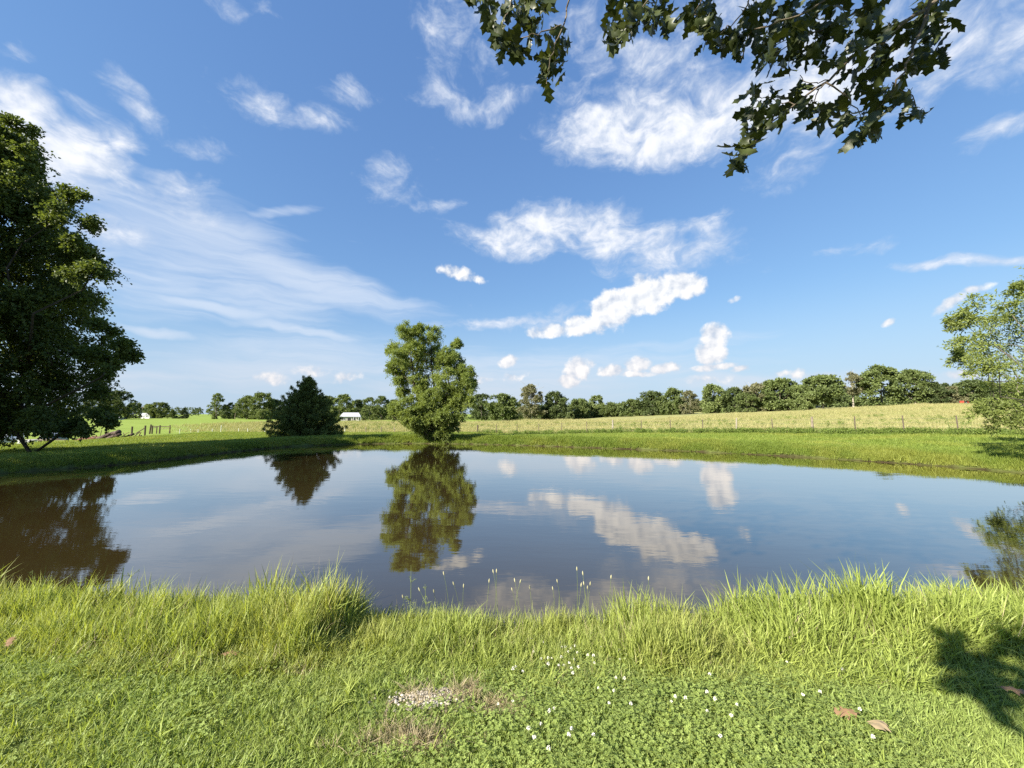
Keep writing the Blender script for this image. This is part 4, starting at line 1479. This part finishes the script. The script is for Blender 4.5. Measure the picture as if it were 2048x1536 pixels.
def gable(name, label, cat, px, D, length, depth, wall_h, roof_h, rz, wallm, windows, doors, overhang=.5, hip=0.0, porch=False):
    x = (px - CX) / F_PX * D
    t = thing(name, label, cat, (x, D, tz(x, D) - .1), rz)
    l, d = length / 2, depth / 2
    V = np.array([[-l, -d, 0], [l, -d, 0], [l, d, 0], [-l, d, 0], [-l, -d, wall_h], [l, -d, wall_h], [l, d, wall_h], [-l, d, wall_h], [-l, 0, wall_h + roof_h * (1 - hip)], [l, 0, wall_h + roof_h * (1 - hip)]])
    F4 = np.array([[0, 1, 5, 4], [2, 3, 7, 6], [4, 5, 9, 8], [6, 7, 8, 9]])
    F5 = np.array([[1, 2, 6, 9, 5], [3, 0, 4, 8, 7]])
    link('wall', mesh_from('wall', V, [F4, F5], None, wallm), t)
    L, D2, zt, e = l + overhang, d + overhang, wall_h + roof_h + .12, wall_h - roof_h * overhang / d + .12
    rl = L * (1 - hip)
    R = np.array([[-L, -D2, e], [L, -D2, e], [L, D2, e], [-L, D2, e], [-rl, 0, zt], [rl, 0, zt]])
    R2 = np.concatenate([R, R - np.array([0, 0, .12])])
    F4 = [[0, 1, 5, 4], [2, 3, 4, 5], [6, 10, 11, 7], [8, 11, 10, 9], [0, 6, 7, 1], [1, 7, 8, 2], [2, 8, 9, 3], [3, 9, 6, 0]]
    F3 = [[1, 2, 5], [3, 0, 4], [7, 11, 8], [9, 10, 6]]
    link('roof', mesh_from('roof', R2, [np.array(F4), np.array(F3)], None, M_roof), t)
    for (a, b, z0, z1) in windows:
        w_ = link('window', mesh_from('window', *boxes([(a, b, -d - .05, -d - .003, z0, z1)]), None, M_white), t)
        link('pane', mesh_from('pane', *boxes([(a + .1, b - .1, -d - .065, -d - .052, z0 + .1, z1 - .1)]), None, M_dark), w_)
    for (a, b, z1) in doors:
        link('door', mesh_from('door', *boxes([(a, b, -d - .06, -d - .003, 0, z1)]), None, M_dark), t)
    if porch:
        link('porch_roof', mesh_from('porch_roof', *boxes([(l * .35, L + .3, -d - 1.6, -d - .01, wall_h - .5, wall_h - .42)]), None, M_roof), t)
        for k in range(4):
            xx = l * .37 + k * (L + .2 - l * .37) / 3
            link('post', mesh_from('post', *boxes([(xx - .08, xx + .08, -d - 1.5, -d - 1.36, 0, wall_h - .51)]), None, M_white), t)
    return t


gable('barn', 'low barn with pale metal roof behind the pond, left of the willow', 'barn', 703, 200, 8.8, 7, 2.5, 1.7, rad(18), M_wallg, [(-3.2, -2.3, .7, 1.5)], [(-1.2, .2, 1.6), (1.0, 2.6, 1.5)], .5, .25, True)
gable('farmhouse', 'small white house far across the left field', 'house', 300, 320, 10, 7, 2.6, 1.6, rad(-8), M_wall, [(-3.6, -2.5, .9, 2.0), (1.4, 2.6, .9, 2.0), (3.3, 4.3, .9, 2.0)], [(-.6, .4, 2.1)])
gable('long_shed', 'long low white shed in front of the broad dark trees', 'shed', 222, 235, 14, 4, .9, .6, 0, M_wall, [(-4, -3, .3, .7), (3, 4, .3, .7)], [])


def pole(label, px, D, ytop):
    b0 = gpx(px, None, D)
    t = thing('utility_pole', label, 'pole', b0)
    top = at(px, ytop, D)
    beam('shaft', b0 - (0, 0, .3), top, .17, M_wood, t, b0)
    beam('crossarm', top + (-1.2, 0, -.6), top + (1.2, 0, -.6), .09, M_wood, t, b0)
    for x in (-1.0, 1.0):
        beam('insulator', top + (x, 0, -.51), top + (x, 0, -.25), .06, M_white, t, b0)


pole('utility pole standing just left of the white house', 286, 300, 813)
pole('utility pole before the tall slim pale tree', 473, 262, 812)

# red machine on the ridge
t = thing('farm_machine', 'red farm machine parked under the trees on the ridge', 'tractor', gpx(1926, None, 113) - np.array([0, 0, .25]), rad(15))
t.scale = (.8, .8, .75)
M_red = plain_mat('red_paint', (.34, .04, .025), .5, .3, 0, .15, 1)
prism('hood', [(-.2, .7), (1.7, .75), (1.75, 1.25), (1.5, 1.4), (-.2, 1.45)], -.42, .42, M_red, t, .1, .05)
prism('seat_deck', [(-1.6, .8), (-.2, .8), (-.2, 1.2), (-1.2, 1.25), (-1.6, 1.7)], -.6, .6, M_red, t, .05, .04)
link('exhaust', mesh_from('exhaust', *tube([(np.array([[1.0, 0, 1.35], [1.0, 0, 2.1]]), .05)], 8), None, M_black), t)
link('steering_wheel', mesh_from('steering_wheel', *tube([(np.array([[-.35 + .2 * math.cos(a), .2 * math.sin(a), 1.6 + .07 * math.cos(a)] for a in np.linspace(0, 6.283, 15)]), .02)], 5), None, M_black), t)
for (x, y, r) in ((-1.0, -.75, .75), (-1.0, .75, .75), (1.3, -.6, .42), (1.3, .6, .42)):
    w_ = link('wheel', None, t, (x, y, r))
    V, F = tube([(np.array([[0, -.18, 0], [0, -.13, 0], [0, .13, 0], [0, .18, 0]]), np.array([r * .8, r, r, r * .8]))], 18)
    link('tyre', mesh_from('tyre', V, F + [np.arange(18)[None, :], np.arange(54, 72)[None, ::-1]], None, M_tyre, True), w_)
    V, F = tube([(np.array([[0, -.19, 0], [0, .19, 0]]), r * .5)], 14)
    link('rim', mesh_from('rim', V, F + [np.arange(14)[None, :], np.arange(14, 28)[None, ::-1]], None, M_rim), w_)
#YARDEND

# ------------------------------------------------------------------ oak over the camera
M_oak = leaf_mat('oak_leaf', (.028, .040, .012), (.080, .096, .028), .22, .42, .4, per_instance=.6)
M_oakdead = leaf_mat('oak_leaf_brown', (.17, .10, .055), (.30, .19, .11), .2, .6, .2, per_instance=.4)
M_oaktan = leaf_mat('oak_leaf_tan', (.42, .31, .17), (.55, .42, .26), .2, .6, .2, per_instance=.4)


def oak_leaf_mesh(name, rs, mat, curl=.25, bend=.35):
    """a lobed, bristle-tipped leaf one unit long along +X"""
    half = [(0, .012), (.14, .03), (.18, .13), (.28, .26), (.31, .18), (.37, .14), (.45, .19), (.58, .39), (.62, .26), (.66, .17), (.73, .19), (.85, .30), (.87, .19), (.92, .11), (1.0, .0)]
    V, F, n_ = [], [], len(half)
    sc = [rs.uniform(.85, 1.15) for _ in range(2)]
    mid = [(t_ if i in (0, n_ - 1) else t_ - .07 * (w_ > .2) - .03 * (w_ <= .2) * (t_ > .2)) for i, (t_, w_) in enumerate(half)]
    mid = np.maximum.accumulate(np.array(mid))
    z = lambda t_, w_: -bend * t_ * t_ - curl * abs(w_) ** 1.5 + .05 * math.sin(t_ * 17) * abs(w_) * 3
    for i, (t_, w_) in enumerate(half):
        V.append((mid[i], 0, z(mid[i], 0)))
    for s_ in (0, 1):
        sg = -1 if s_ else 1
        for (t_, w_) in half:
            ww = w_ * sc[s_] * sg * .86
            V.append((t_ + rs.normal() * .008, ww, z(t_, ww)))
    for s_ in (0, 1):
        o_ = n_ * (1 + s_)
        for i in range(n_ - 1):
            q = (i, i + 1, o_ + i + 1, o_ + i)
            F.append(q if s_ else q[::-1])
    tone = rs.rand()
    me = mesh_from(name, np.array(V), np.array(F), {'v': np.full(len(V), tone)}, mat, True)
    return me


rs = np.random.RandomState(63)
OLM = [oak_leaf_mesh('leaf', rs, M_oak, rs.uniform(.2, .9), rs.uniform(.2, .8)) for _ in range(9)]
OLD = [oak_leaf_mesh('leaf', rs, M_oakdead, .9, .9) for _ in range(2)]
ob = np.array([1.8, -4.6, tz(1.8, -4.6) - .2])
oak = thing('shade_oak', 'oak whose leafy boughs hang in at the top right', 'tree', ob)
M_twig = bark_mat('oak_twig', (.075, .060, .045), (.19, .155, .115), 30)
DO = 2.75
BR = [  # boughs by picture course: (points, depth, start radius)
    ([(1960, -60), (1862, 8), (1800, 52), (1705, 112), (1650, 165), (1590, 210), (1525, 262), (1492, 312)], 2.75, .017),
    ([(1872, -40), (1843, 60), (1812, 130), (1785, 185), (1742, 232)], 2.62, .013),
    ([(1160, -60), (1137, 8), (1122, 62), (1100, 112), (1093, 168)], 2.7, .008),
    ([(1122, 50), (1090, 64), (1052, 72), (1010, 90)], 2.7, .005),
    ([(1810, -50), (1705, 30), (1610, 72), (1545, 108)], 2.9, .011),
    ([(1710, -50), (1625, 18), (1560, 45), (1500, 62), (1480, 122)], 2.6, .008),
    ([(1520, -30), (1470, 40), (1440, 68)], 2.55, .006),
    ([(1320, -60), (1290, 10), (1262, 42)], 2.6, .007),
    ([(1420, -50), (1400, 4), (1388, 30)], 2.55, .006),
    ([(1030, -50), (1020, 10), (1002, 60)], 2.75, .006),
    ([(1785, 165), (1822, 192), (1840, 215)], 2.62, .005),
    ([(1652, 165), (1700, 200), (1722, 236)], 2.75, .006),
    ([(1650, 166), (1630, 190), (1622, 215)], 2.75, .005),
    ([(1590, 210), (1540, 195), (1505, 190)], 2.75, .004),
    ([(1660, 160), (1620, 168), (1600, 150)], 2.75, .004),
]
trunk_top = ob + np.array([-.2, .5, 5.2])
V, F = tube([(np.stack([ob, ob + (0, .05, 1.5), ob + (-.1, .2, 3.4), trunk_top, trunk_top + (-.5, .6, 3.0), trunk_top + (-.4, .2, 5.5)]) - ob, np.array([.36, .28, .25, .22, .15, .05]))], 12)
link('trunk', mesh_from('trunk', V, F, None, M_bark_grey, True), oak)
twig_nodes = []
for pl, D, r in BR:
    P = np.array([at(x, y, D + .12 * math.sin(i * 1.3 + x)) for i, (x, y) in enumerate(pl)])
    n_ = len(P)
    tt = np.linspace(0, 1, n_)
    ti = np.linspace(0, 1, n_ * 3)
    Q = np.stack([np.interp(ti, tt, P[:, k]) for k in range(3)], -1)
    Q[1:-1] += rs.normal(size=Q[1:-1].shape) * .008
    R_ = np.linspace(r, .0022, len(Q))
    if pl[0][1] < 0:      # runs on, out of view, to the trunk
        a = trunk_top + rs.normal(size=3) * .1 + np.array([0, 0, rs.uniform(-.6, .3)])
        m_ = (a + Q[0]) / 2 + np.array([0, 0, .9])
        ext = bez(a, m_, Q[0], 9)[:-1]
        Q = np.concatenate([ext, Q])
        R_ = np.concatenate([np.linspace(r * 3.2, r * 1.05, 8), R_])
    V, F = tube([(Q - ob, R_)], 6)
    link('bough', mesh_from('bough', V, F, None, M_twig, True), oak)

LC = [(975, 25), (992, 62), (1015, 22), (1010, 92), (1045, 30), (1062, 62), (1080, 20), (1030, 105), (960, 5), (1095, 130), (1092, 165), (1108, 140), (1118, 85), (1050, 5),
      (1225, 28), (1240, 62), (1272, 22), (1300, 48), (1325, 18), (1335, 52), (1262, 48), (1285, 8), (1225, 80),
      (1385, 22), (1410, 12), (1388, 45), (1430, 52), (1468, 68), (1445, 85), (1482, 90), (1420, 85),
      (1520, 15), (1512, 58), (1540, 98), (1568, 38), (1600, 78), (1560, 128), (1622, 25), (1650, 68), (1640, 108), (1690, 45), (1702, 98), (1732, 35), (1742, 78), (1760, 15), (1790, 58), (1772, 108),
      (1842, 28), (1822, 72), (1860, 88), (1872, 118), (1832, 122), (1730, 150), (1752, 128), (1868, 5), (1585, 12), (1660, 5), (1530, 132), (1500, 30), (1610, 118), (1680, 128), (1592, 55), (1550, 70), (1850, 55), (1876, 45),
      (1500, 228), (1530, 205), (1558, 232), (1500, 272), (1488, 305), (1480, 322), (1498, 296), (1530, 262), (1592, 190), (1622, 212), (1660, 222), (1690, 232), (1730, 240), (1742, 268), (1702, 190), (1762, 202), (1792, 190),
      (1830, 205), (1845, 228), (1792, 150), (1720, 270), (1645, 245), (1555, 195), (1700, 165), (1760, 165), (1820, 230), (1508, 190), (1600, 225)]
nleaf = 0
for ci_, (px, py) in enumerate(LC):
    D = DO + rs.uniform(-.18, .2)
    c = at(px, py, D)
    k = 4 if ci_ % 3 else 3
    out = rs.normal(size=3) * .8
    for j in range(k):
        if nleaf >= 298:
            break
        d = unit(rs.normal(size=3) * .6 + out * .25 + np.array([0, 0, -.95]))
        L = rs.uniform(.11, .18)
        nrm = unit(rs.normal(size=3))
        x_ = Vector(d)
        y_ = Vector(np.cross(nrm, d)).normalized()
        z_ = x_.cross(y_)
        M = Matrix((x_, y_, z_)).transposed().to_4x4()
        pos = c - d * L * .35 + rs.normal(size=3) * .035 - ob
        dead = (abs(px - 1790) < 15 and py == 58 and j < 2) or (px == 1645 and j == 0)
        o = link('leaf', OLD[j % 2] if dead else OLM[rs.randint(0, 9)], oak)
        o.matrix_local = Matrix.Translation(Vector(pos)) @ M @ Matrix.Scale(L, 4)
        if dead:
            o['label'] = 'withered brown oak leaf'
        nleaf += 1

# more leaves of the same clusters, joined
Vx, Fx, vx, off = [], [], [], 0
src = []
for me_ in OLM:
    co = np.empty(len(me_.vertices) * 3)
    me_.vertices.foreach_get('co', co)
    src.append((co.reshape(-1, 3), np.array([tuple(p_.vertices) for p_ in me_.polygons])))
for ci_, (px, py) in enumerate(LC):
    for j in range(7 if py < 165 else 5):
        c = at(px + rs.normal() * 9, py + rs.normal() * 9 - 6, DO + rs.uniform(-.1, .4))
        d = unit(rs.normal(size=3) * .75 + np.array([0, 0, -.7]))
        y_ = unit(np.cross(unit(rs.normal(size=3)), d))
        z_ = np.cross(d, y_)
        co, fc = src[rs.randint(0, len(src))]
        L = rs.uniform(.09, .16)
        Vx.append((co * L) @ np.stack([d, y_, z_]) + c - d * L * .35 - ob)
        Fx.append(fc + off)
        vx.append(np.full(len(co), rs.rand()))
        off += len(co)
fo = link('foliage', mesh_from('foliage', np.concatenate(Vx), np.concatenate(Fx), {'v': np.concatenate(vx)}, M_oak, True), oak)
fo['kind'] = 'stuff'

# the rest of the oak's crown overhead, out of view: shades the boughs in front
C, R = [], []
while len(C) < 60:
    c_ = np.array((rs.uniform(-5.5, 3.2), rs.uniform(-5.5, 1.6), rs.uniform(5.6, 9.0)))
    g_ = c_ - np.array(TO_SUN) * ((c_[2] - .3) / TO_SUN.z)
    if g_[1] > -.5 and abs(g_[0]) < 1.4 * max(g_[1], 0) + 2.2 and g_[1] < 5.5:
        continue          # the lawn in view lies in the sun
    C.append(c_)
    R.append(rs.uniform(.7, 1.2))
for (px_, py_, t_, r_) in [(1950, 1340, 6.2, .08), (2000, 1395, 6.3, .09), (2045, 1300, 6.6, .08), (2100, 1380, 6.6, .12)]:   # a low bough behind the camera
    q = ground_hit(px_, py_) + np.array(TO_SUN) * t_
    C.append(q)
    R.append(r_)
C, R = np.array(C), np.array(R)
P, D_, Nn, L, Wd, v = clump_leaves(rs, C, R, (ob[0], ob[1], 5.0), 16, 12, .15, .10, droop=.3, outward=.4, upward=.1, flat=.7)
ok = ~((P[:, 1] > -.2) & (P[:, 2] < CAM_Z + 1.35 * np.maximum(P[:, 1], 0) + .6)) & ((P[:, 2] > 4.4) | (rs.rand(len(P)) < .26))
P, D_, Nn, L, Wd, v = P[ok], D_[ok], Nn[ok], L[ok], Wd[ok], v[ok]
V, F, v4 = leaf_quads(P - ob, D_, Nn, L, Wd, v)
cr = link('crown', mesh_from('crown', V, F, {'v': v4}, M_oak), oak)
cr['kind'] = 'stuff'
for c in C[::4]:
    V, F = tube([(wobble(rs, trunk_top + (-.3, .3, rs.uniform(0, 2.5)), c, .3, 8, .03) - ob, np.linspace(.07, .012, 8))], 6)
    link('limb', mesh_from('limb', V, F, None, M_bark_grey, True), oak)
V, F = tube([(wobble(rs, trunk_top - (0, 0, 1.4), C[-4], .3, 8, .03) - ob, np.linspace(.06, .012, 8))], 6)
link('limb', mesh_from('limb', V, F, None, M_bark_grey, True), oak)

# ------------------------------------------------------------------ small things on the lawn
rs = np.random.RandomState(90)
DLM = [oak_leaf_mesh('dead_leaf', rs, M_oakdead, .5, .3), oak_leaf_mesh('dead_leaf', rs, M_oaktan, .45, .25)]
for (px, py, L, tan, lab) in [(1768, 1466, .135, 1, 'tan dry oak leaf, the larger of two side by side on the right lawn'),
                              (1722, 1452, .12, 0, 'brown dry oak leaf beside the larger tan leaf on the lawn'),
                              (1995, 1396, .12, 0, 'brown dry leaf in the shade at the right picture edge'),
                              (370, 1318, .11, 0, 'dark brown curled leaf at the foot of the left bank grass'),
                              (440, 1327, .11, 0, 'orange-brown leaf right of the dark curled leaf'),
                              (224, 1307, .11, 1, 'pale dry leaf left of the dark curled leaf'),
                              (985, 1256, .10, 1, 'small tan leaf caught in the bank grass mid shore'),
                              (14, 1312, .11, 0, 'brown dry leaf at the far left edge of the lawn')]:
    h = ground_hit(px, py)
    o = link('dry_leaf', DLM[tan], None, h + (0, 0, .055), lab, 'leaf', 'dry oak leaves on the lawn')
    o.rotation_euler = (rs.normal() * .3, rs.normal() * .25 - .1, rs.uniform(0, 6.28))
    o.scale = (L, L, L)

M_flower = plain_mat('clover_flower', (.70, .68, .62), .8, .15, 0, .12, 60)
M_stem = leaf_mat('green_stem', (.14, .19, .06), (.24, .28, .10), .2)
bm = bmesh.new()
bmesh.ops.create_icosphere(bm, subdivisions=1, radius=.0105)
bmh = bpy.data.meshes.new('flower_head')
fl = []
for v_ in bm.verts:
    fl.append(v_.co.copy())
bm.free()
V, F, off = [], [], 0
for k in range(34):
    d = unit(rs.normal(size=3) + np.array([0, 0, .35]))
    s_ = unit(np.cross(d, rs.normal(size=3)))
    b_, e_ = d * .003, d * rs.uniform(.0105, .0135)
    V += [b_, (b_ + e_) / 2 + s_ * .0026, e_, (b_ + e_) / 2 - s_ * .0026]
    F.append((off, off + 1, off + 2, off + 3))
    off += 4
fh = mesh_from('flower_head', np.array(V), np.array(F), None, M_flower)
V, F = tube([(np.array([[0, 0, -.075], [.003, 0, -.03], [0, 0, 0]]), .0013)], 4)
fs = mesh_from('stem', V, F, {'v': np.full(len(V), .5)}, M_stem)
spots = []
while len(spots) < 84:
    if len(spots) < 46:
        px, py = rs.normal(1140, 75), rs.normal(1322, 26)
    else:
        px, py = rs.uniform(930, 1760), rs.uniform(1335, 1525)
    if 985 < px < 1780 and 1275 < py < 1528:
        spots.append((px, py))
for (px, py) in spots:
    h = ground_hit(px, py)
    o = link('clover_flower', None, None, h + (0, 0, rs.uniform(.06, .08)), 'small round white clover flower standing in the lawn', 'flower', 'white clover flowers in the lawn')
    a = link('flower_head', fh, o)
    b_ = link('stem', fs, o)
    k = rs.uniform(.6, .95)
    o.scale = (k, k, k)
    o.rotation_euler = (rs.normal() * .15, rs.normal() * .15, rs.uniform(0, 6))

# seed-headed stalks over the water line
M_seed = leaf_mat('seed_head', (.36, .35, .20), (.50, .47, .30), .25)
for (px, py, hgt) in [(888, 1150, .34), (908, 1170, .3), (927, 1175, .28), (868, 1185, .25), (987, 1146, .36), (993, 1145, .36), (978, 1165, .3), (1030, 1164, .3), (1040, 1166, .3), (1025, 1182, .25), (1106, 1180, .26), (1115, 1165, .3),
                      (1154, 1141, .36), (1166, 1150, .34), (1162, 1173, .28), (1168, 1170, .29), (1175, 1178, .27), (1180, 1171, .29), (1297, 1160, .33), (1222, 1157, .33), (840, 1182, .27), (806, 1196, .25), (1060, 1178, .27)]:
    sd_s = rs.uniform(.0, .22)
    # root on the bank just short of the water
    d = ray(px, py)
    Y = rs.uniform(3.28, 3.48)
    top = at(px, py, Y)
    lean = rs.normal(size=2) * .05
    root = np.array([top[0] + lean[0], top[1] + lean[1], 0])
    root[2] = max(tz(root[0], root[1]), 0) - .02
    t = thing('grass_stalk', 'thin grass stalk with a pale seed head above the near shore', 'grass stalk', root, 0, 'seed-headed stalks along the near shore')
    mid = (root + top) / 2 + np.array([rs.normal() * .02, rs.normal() * .02, .03])
    P = bez(root, mid, top, 7) - root
    V, F = tube([(P, np.linspace(.0019, .0012, 7))], 4)
    link('stem', mesh_from('stem', V, F, {'v': np.full(len(V), rs.rand())}, M_stem), t)
    dd = unit(P[-1] - P[-2])
    H_ = np.stack([P[-1] + dd * k * .032 for k in np.linspace(-.1, 1, 6)])
    V, F = tube([(H_, np.array([.0015, .0048, .0058, .0055, .004, .0008]))], 6)
    link('seed_head', mesh_from('seed_head', V, F, {'v': np.full(len(V), rs.rand())}, M_seed, True), t)


def branching_weed(label, px, ytop, Y, spread, n=9):
    top = at(px, ytop, Y)
    root = np.array([top[0] + rs.normal() * .02, Y, 0])
    root[2] = max(tz(root[0], root[1]), 0) - .02
    t = thing('tall_weed', label, 'weed', root)
    P = bez(root, (root + top) / 2 + (rs.normal() * .02, 0, 0), top, 9) - root
    V, F = tube([(P, np.linspace(.0034, .0014, 9))], 5)
    link('stem', mesh_from('stem', V, F, {'v': np.full(len(V), .7)}, M_stem), t)
    for k in range(n):
        f_ = rs.uniform(.25, .97)
        s_ = P[int(f_ * 8)]
        a = rs.uniform(0, 6.28)
        ln = spread * rs.uniform(.5, 1.0) * (1.15 - f_ * .6)
        e = s_ + np.array([math.cos(a) * ln, math.sin(a) * ln, ln * rs.uniform(.3, .9)])
        B = bez(s_, (s_ + e) / 2 + np.array([0, 0, ln * .25]), e, 6)
        V, F = tube([(B, np.linspace(.0018, .0009, 6))], 4)
        br = link('side_branch', mesh_from('side_branch', V, F, {'v': np.full(len(V), .6)}, M_stem), t)
        m_ = 9
        tl = rs.uniform(.2, 1, m_)
        Pl = np.stack([np.interp(tl, np.linspace(0, 1, 6), B[:, q]) for q in range(3)], -1)
        V, F, v4 = leaf_quads(Pl, unit(rs.normal(size=(m_, 3)) + (0, 0, .4)), unit(rs.normal(size=(m_, 3))), rs.uniform(.012, .03, m_), .004, rs.rand(m_))
        lf = link('foliage', mesh_from('foliage', V, F, {'v': v4}, M_stem), br)
        lf['kind'] = 'stuff'


branching_weed('tall pale branching weed at the shore before the willow reflection', 822, 1130, 3.42, .10, 12)
branching_weed('lower branching weed right of the tall pale one', 850, 1168, 3.40, .08, 9)
branching_weed('branching weed in front of the maple reflection', 65, 1140, 4.05, .13, 9)
branching_weed('thin branching weed left of the bright grass clump', 262, 1142, 3.9, .10, 7)
branching_weed('small weed at the very left of the shore', 12, 1148, 4.1, .12, 8)
branching_weed('thin weed above the left bank grass', 238, 1158, 3.9, .08, 6)

# worn patches: gravel and dry thatch
rs = np.random.RandomState(17)
V, F, vv, off = [], [], [], 0
ico = [(0, 0, 1), (.894, 0, .447), (.276, .851, .447), (-.724, .526, .447), (-.724, -.526, .447), (.276, -.851, .447)]
for (bx_, by_, a_, b_) in BARE[:2]:
    for k in range(300):
        x = bx_ + rs.normal() * a_ * .55
        y = by_ + rs.normal() * b_ * .6
        s_ = rs.uniform(.005, .014)
        z = tz(x, y) + .002
        rot = rs.uniform(.6, 1.4, 3)
        V += [(x + p[0] * s_ * rot[0], y + p[1] * s_ * rot[1], z + p[2] * s_ * rot[2]) for p in ico]
        F += [(off, off + 1 + i, off + 1 + (i + 1) % 5) for i in range(5)]
        vv += [rs.rand()] * 6
        off += 6
M_gravel = leaf_mat('pale_gravel', (.24, .205, .165), (.50, .45, .38), 0.0, .9, .1)
g_ = link('gravel', mesh_from('gravel', np.array(V), np.array(F), {'v': np.array(vv)}, M_gravel), kind='stuff')
g_['label'] = 'pale gravel showing in the worn lawn patch'
th = [tuft('p', rs, 20, .06, .5, .03, .004, 1.6, G_straw, 3, .4) for _ in range(4)]
q = []
for (bx_, by_, a_, b_) in BARE:
    m_ = int((60 if (bx_, by_, a_, b_) not in BARE[:2] else 16) * (a_ + b_) / .2)
    q.append(np.stack([bx_ + rs.normal(size=m_) * a_ * .8, by_ + rs.normal(size=m_) * b_ * .9], -1))
q = np.concatenate(q)
scatter('dry_thatch', 'dry brown thatch round the worn lawn patches', th, q, rs.uniform(.5, 1.0, len(q)), rs, .5)
# broad-bladed weeds and crabgrass in the lawn
cg = [tuft('p', rs, 9, .13, .4, .02, .011, 1.25, G_lush, 4, .6) for _ in range(5)]
q = pts(rs, 420, -3.2, 3.6, 1.5, 3.1)
k = (np.hypot(q[:, 0] - .6, (q[:, 1] - 1.8) * 1.2) < 1.0) | (rs.rand(len(q)) < .3)
q = q[k & (pond_sd(q[:, 0], q[:, 1]) > .5)]
scatter('crabgrass', 'broad-bladed crabgrass in the near lawn', cg, q, rs.uniform(.4, .8, len(q)), rs, .2)
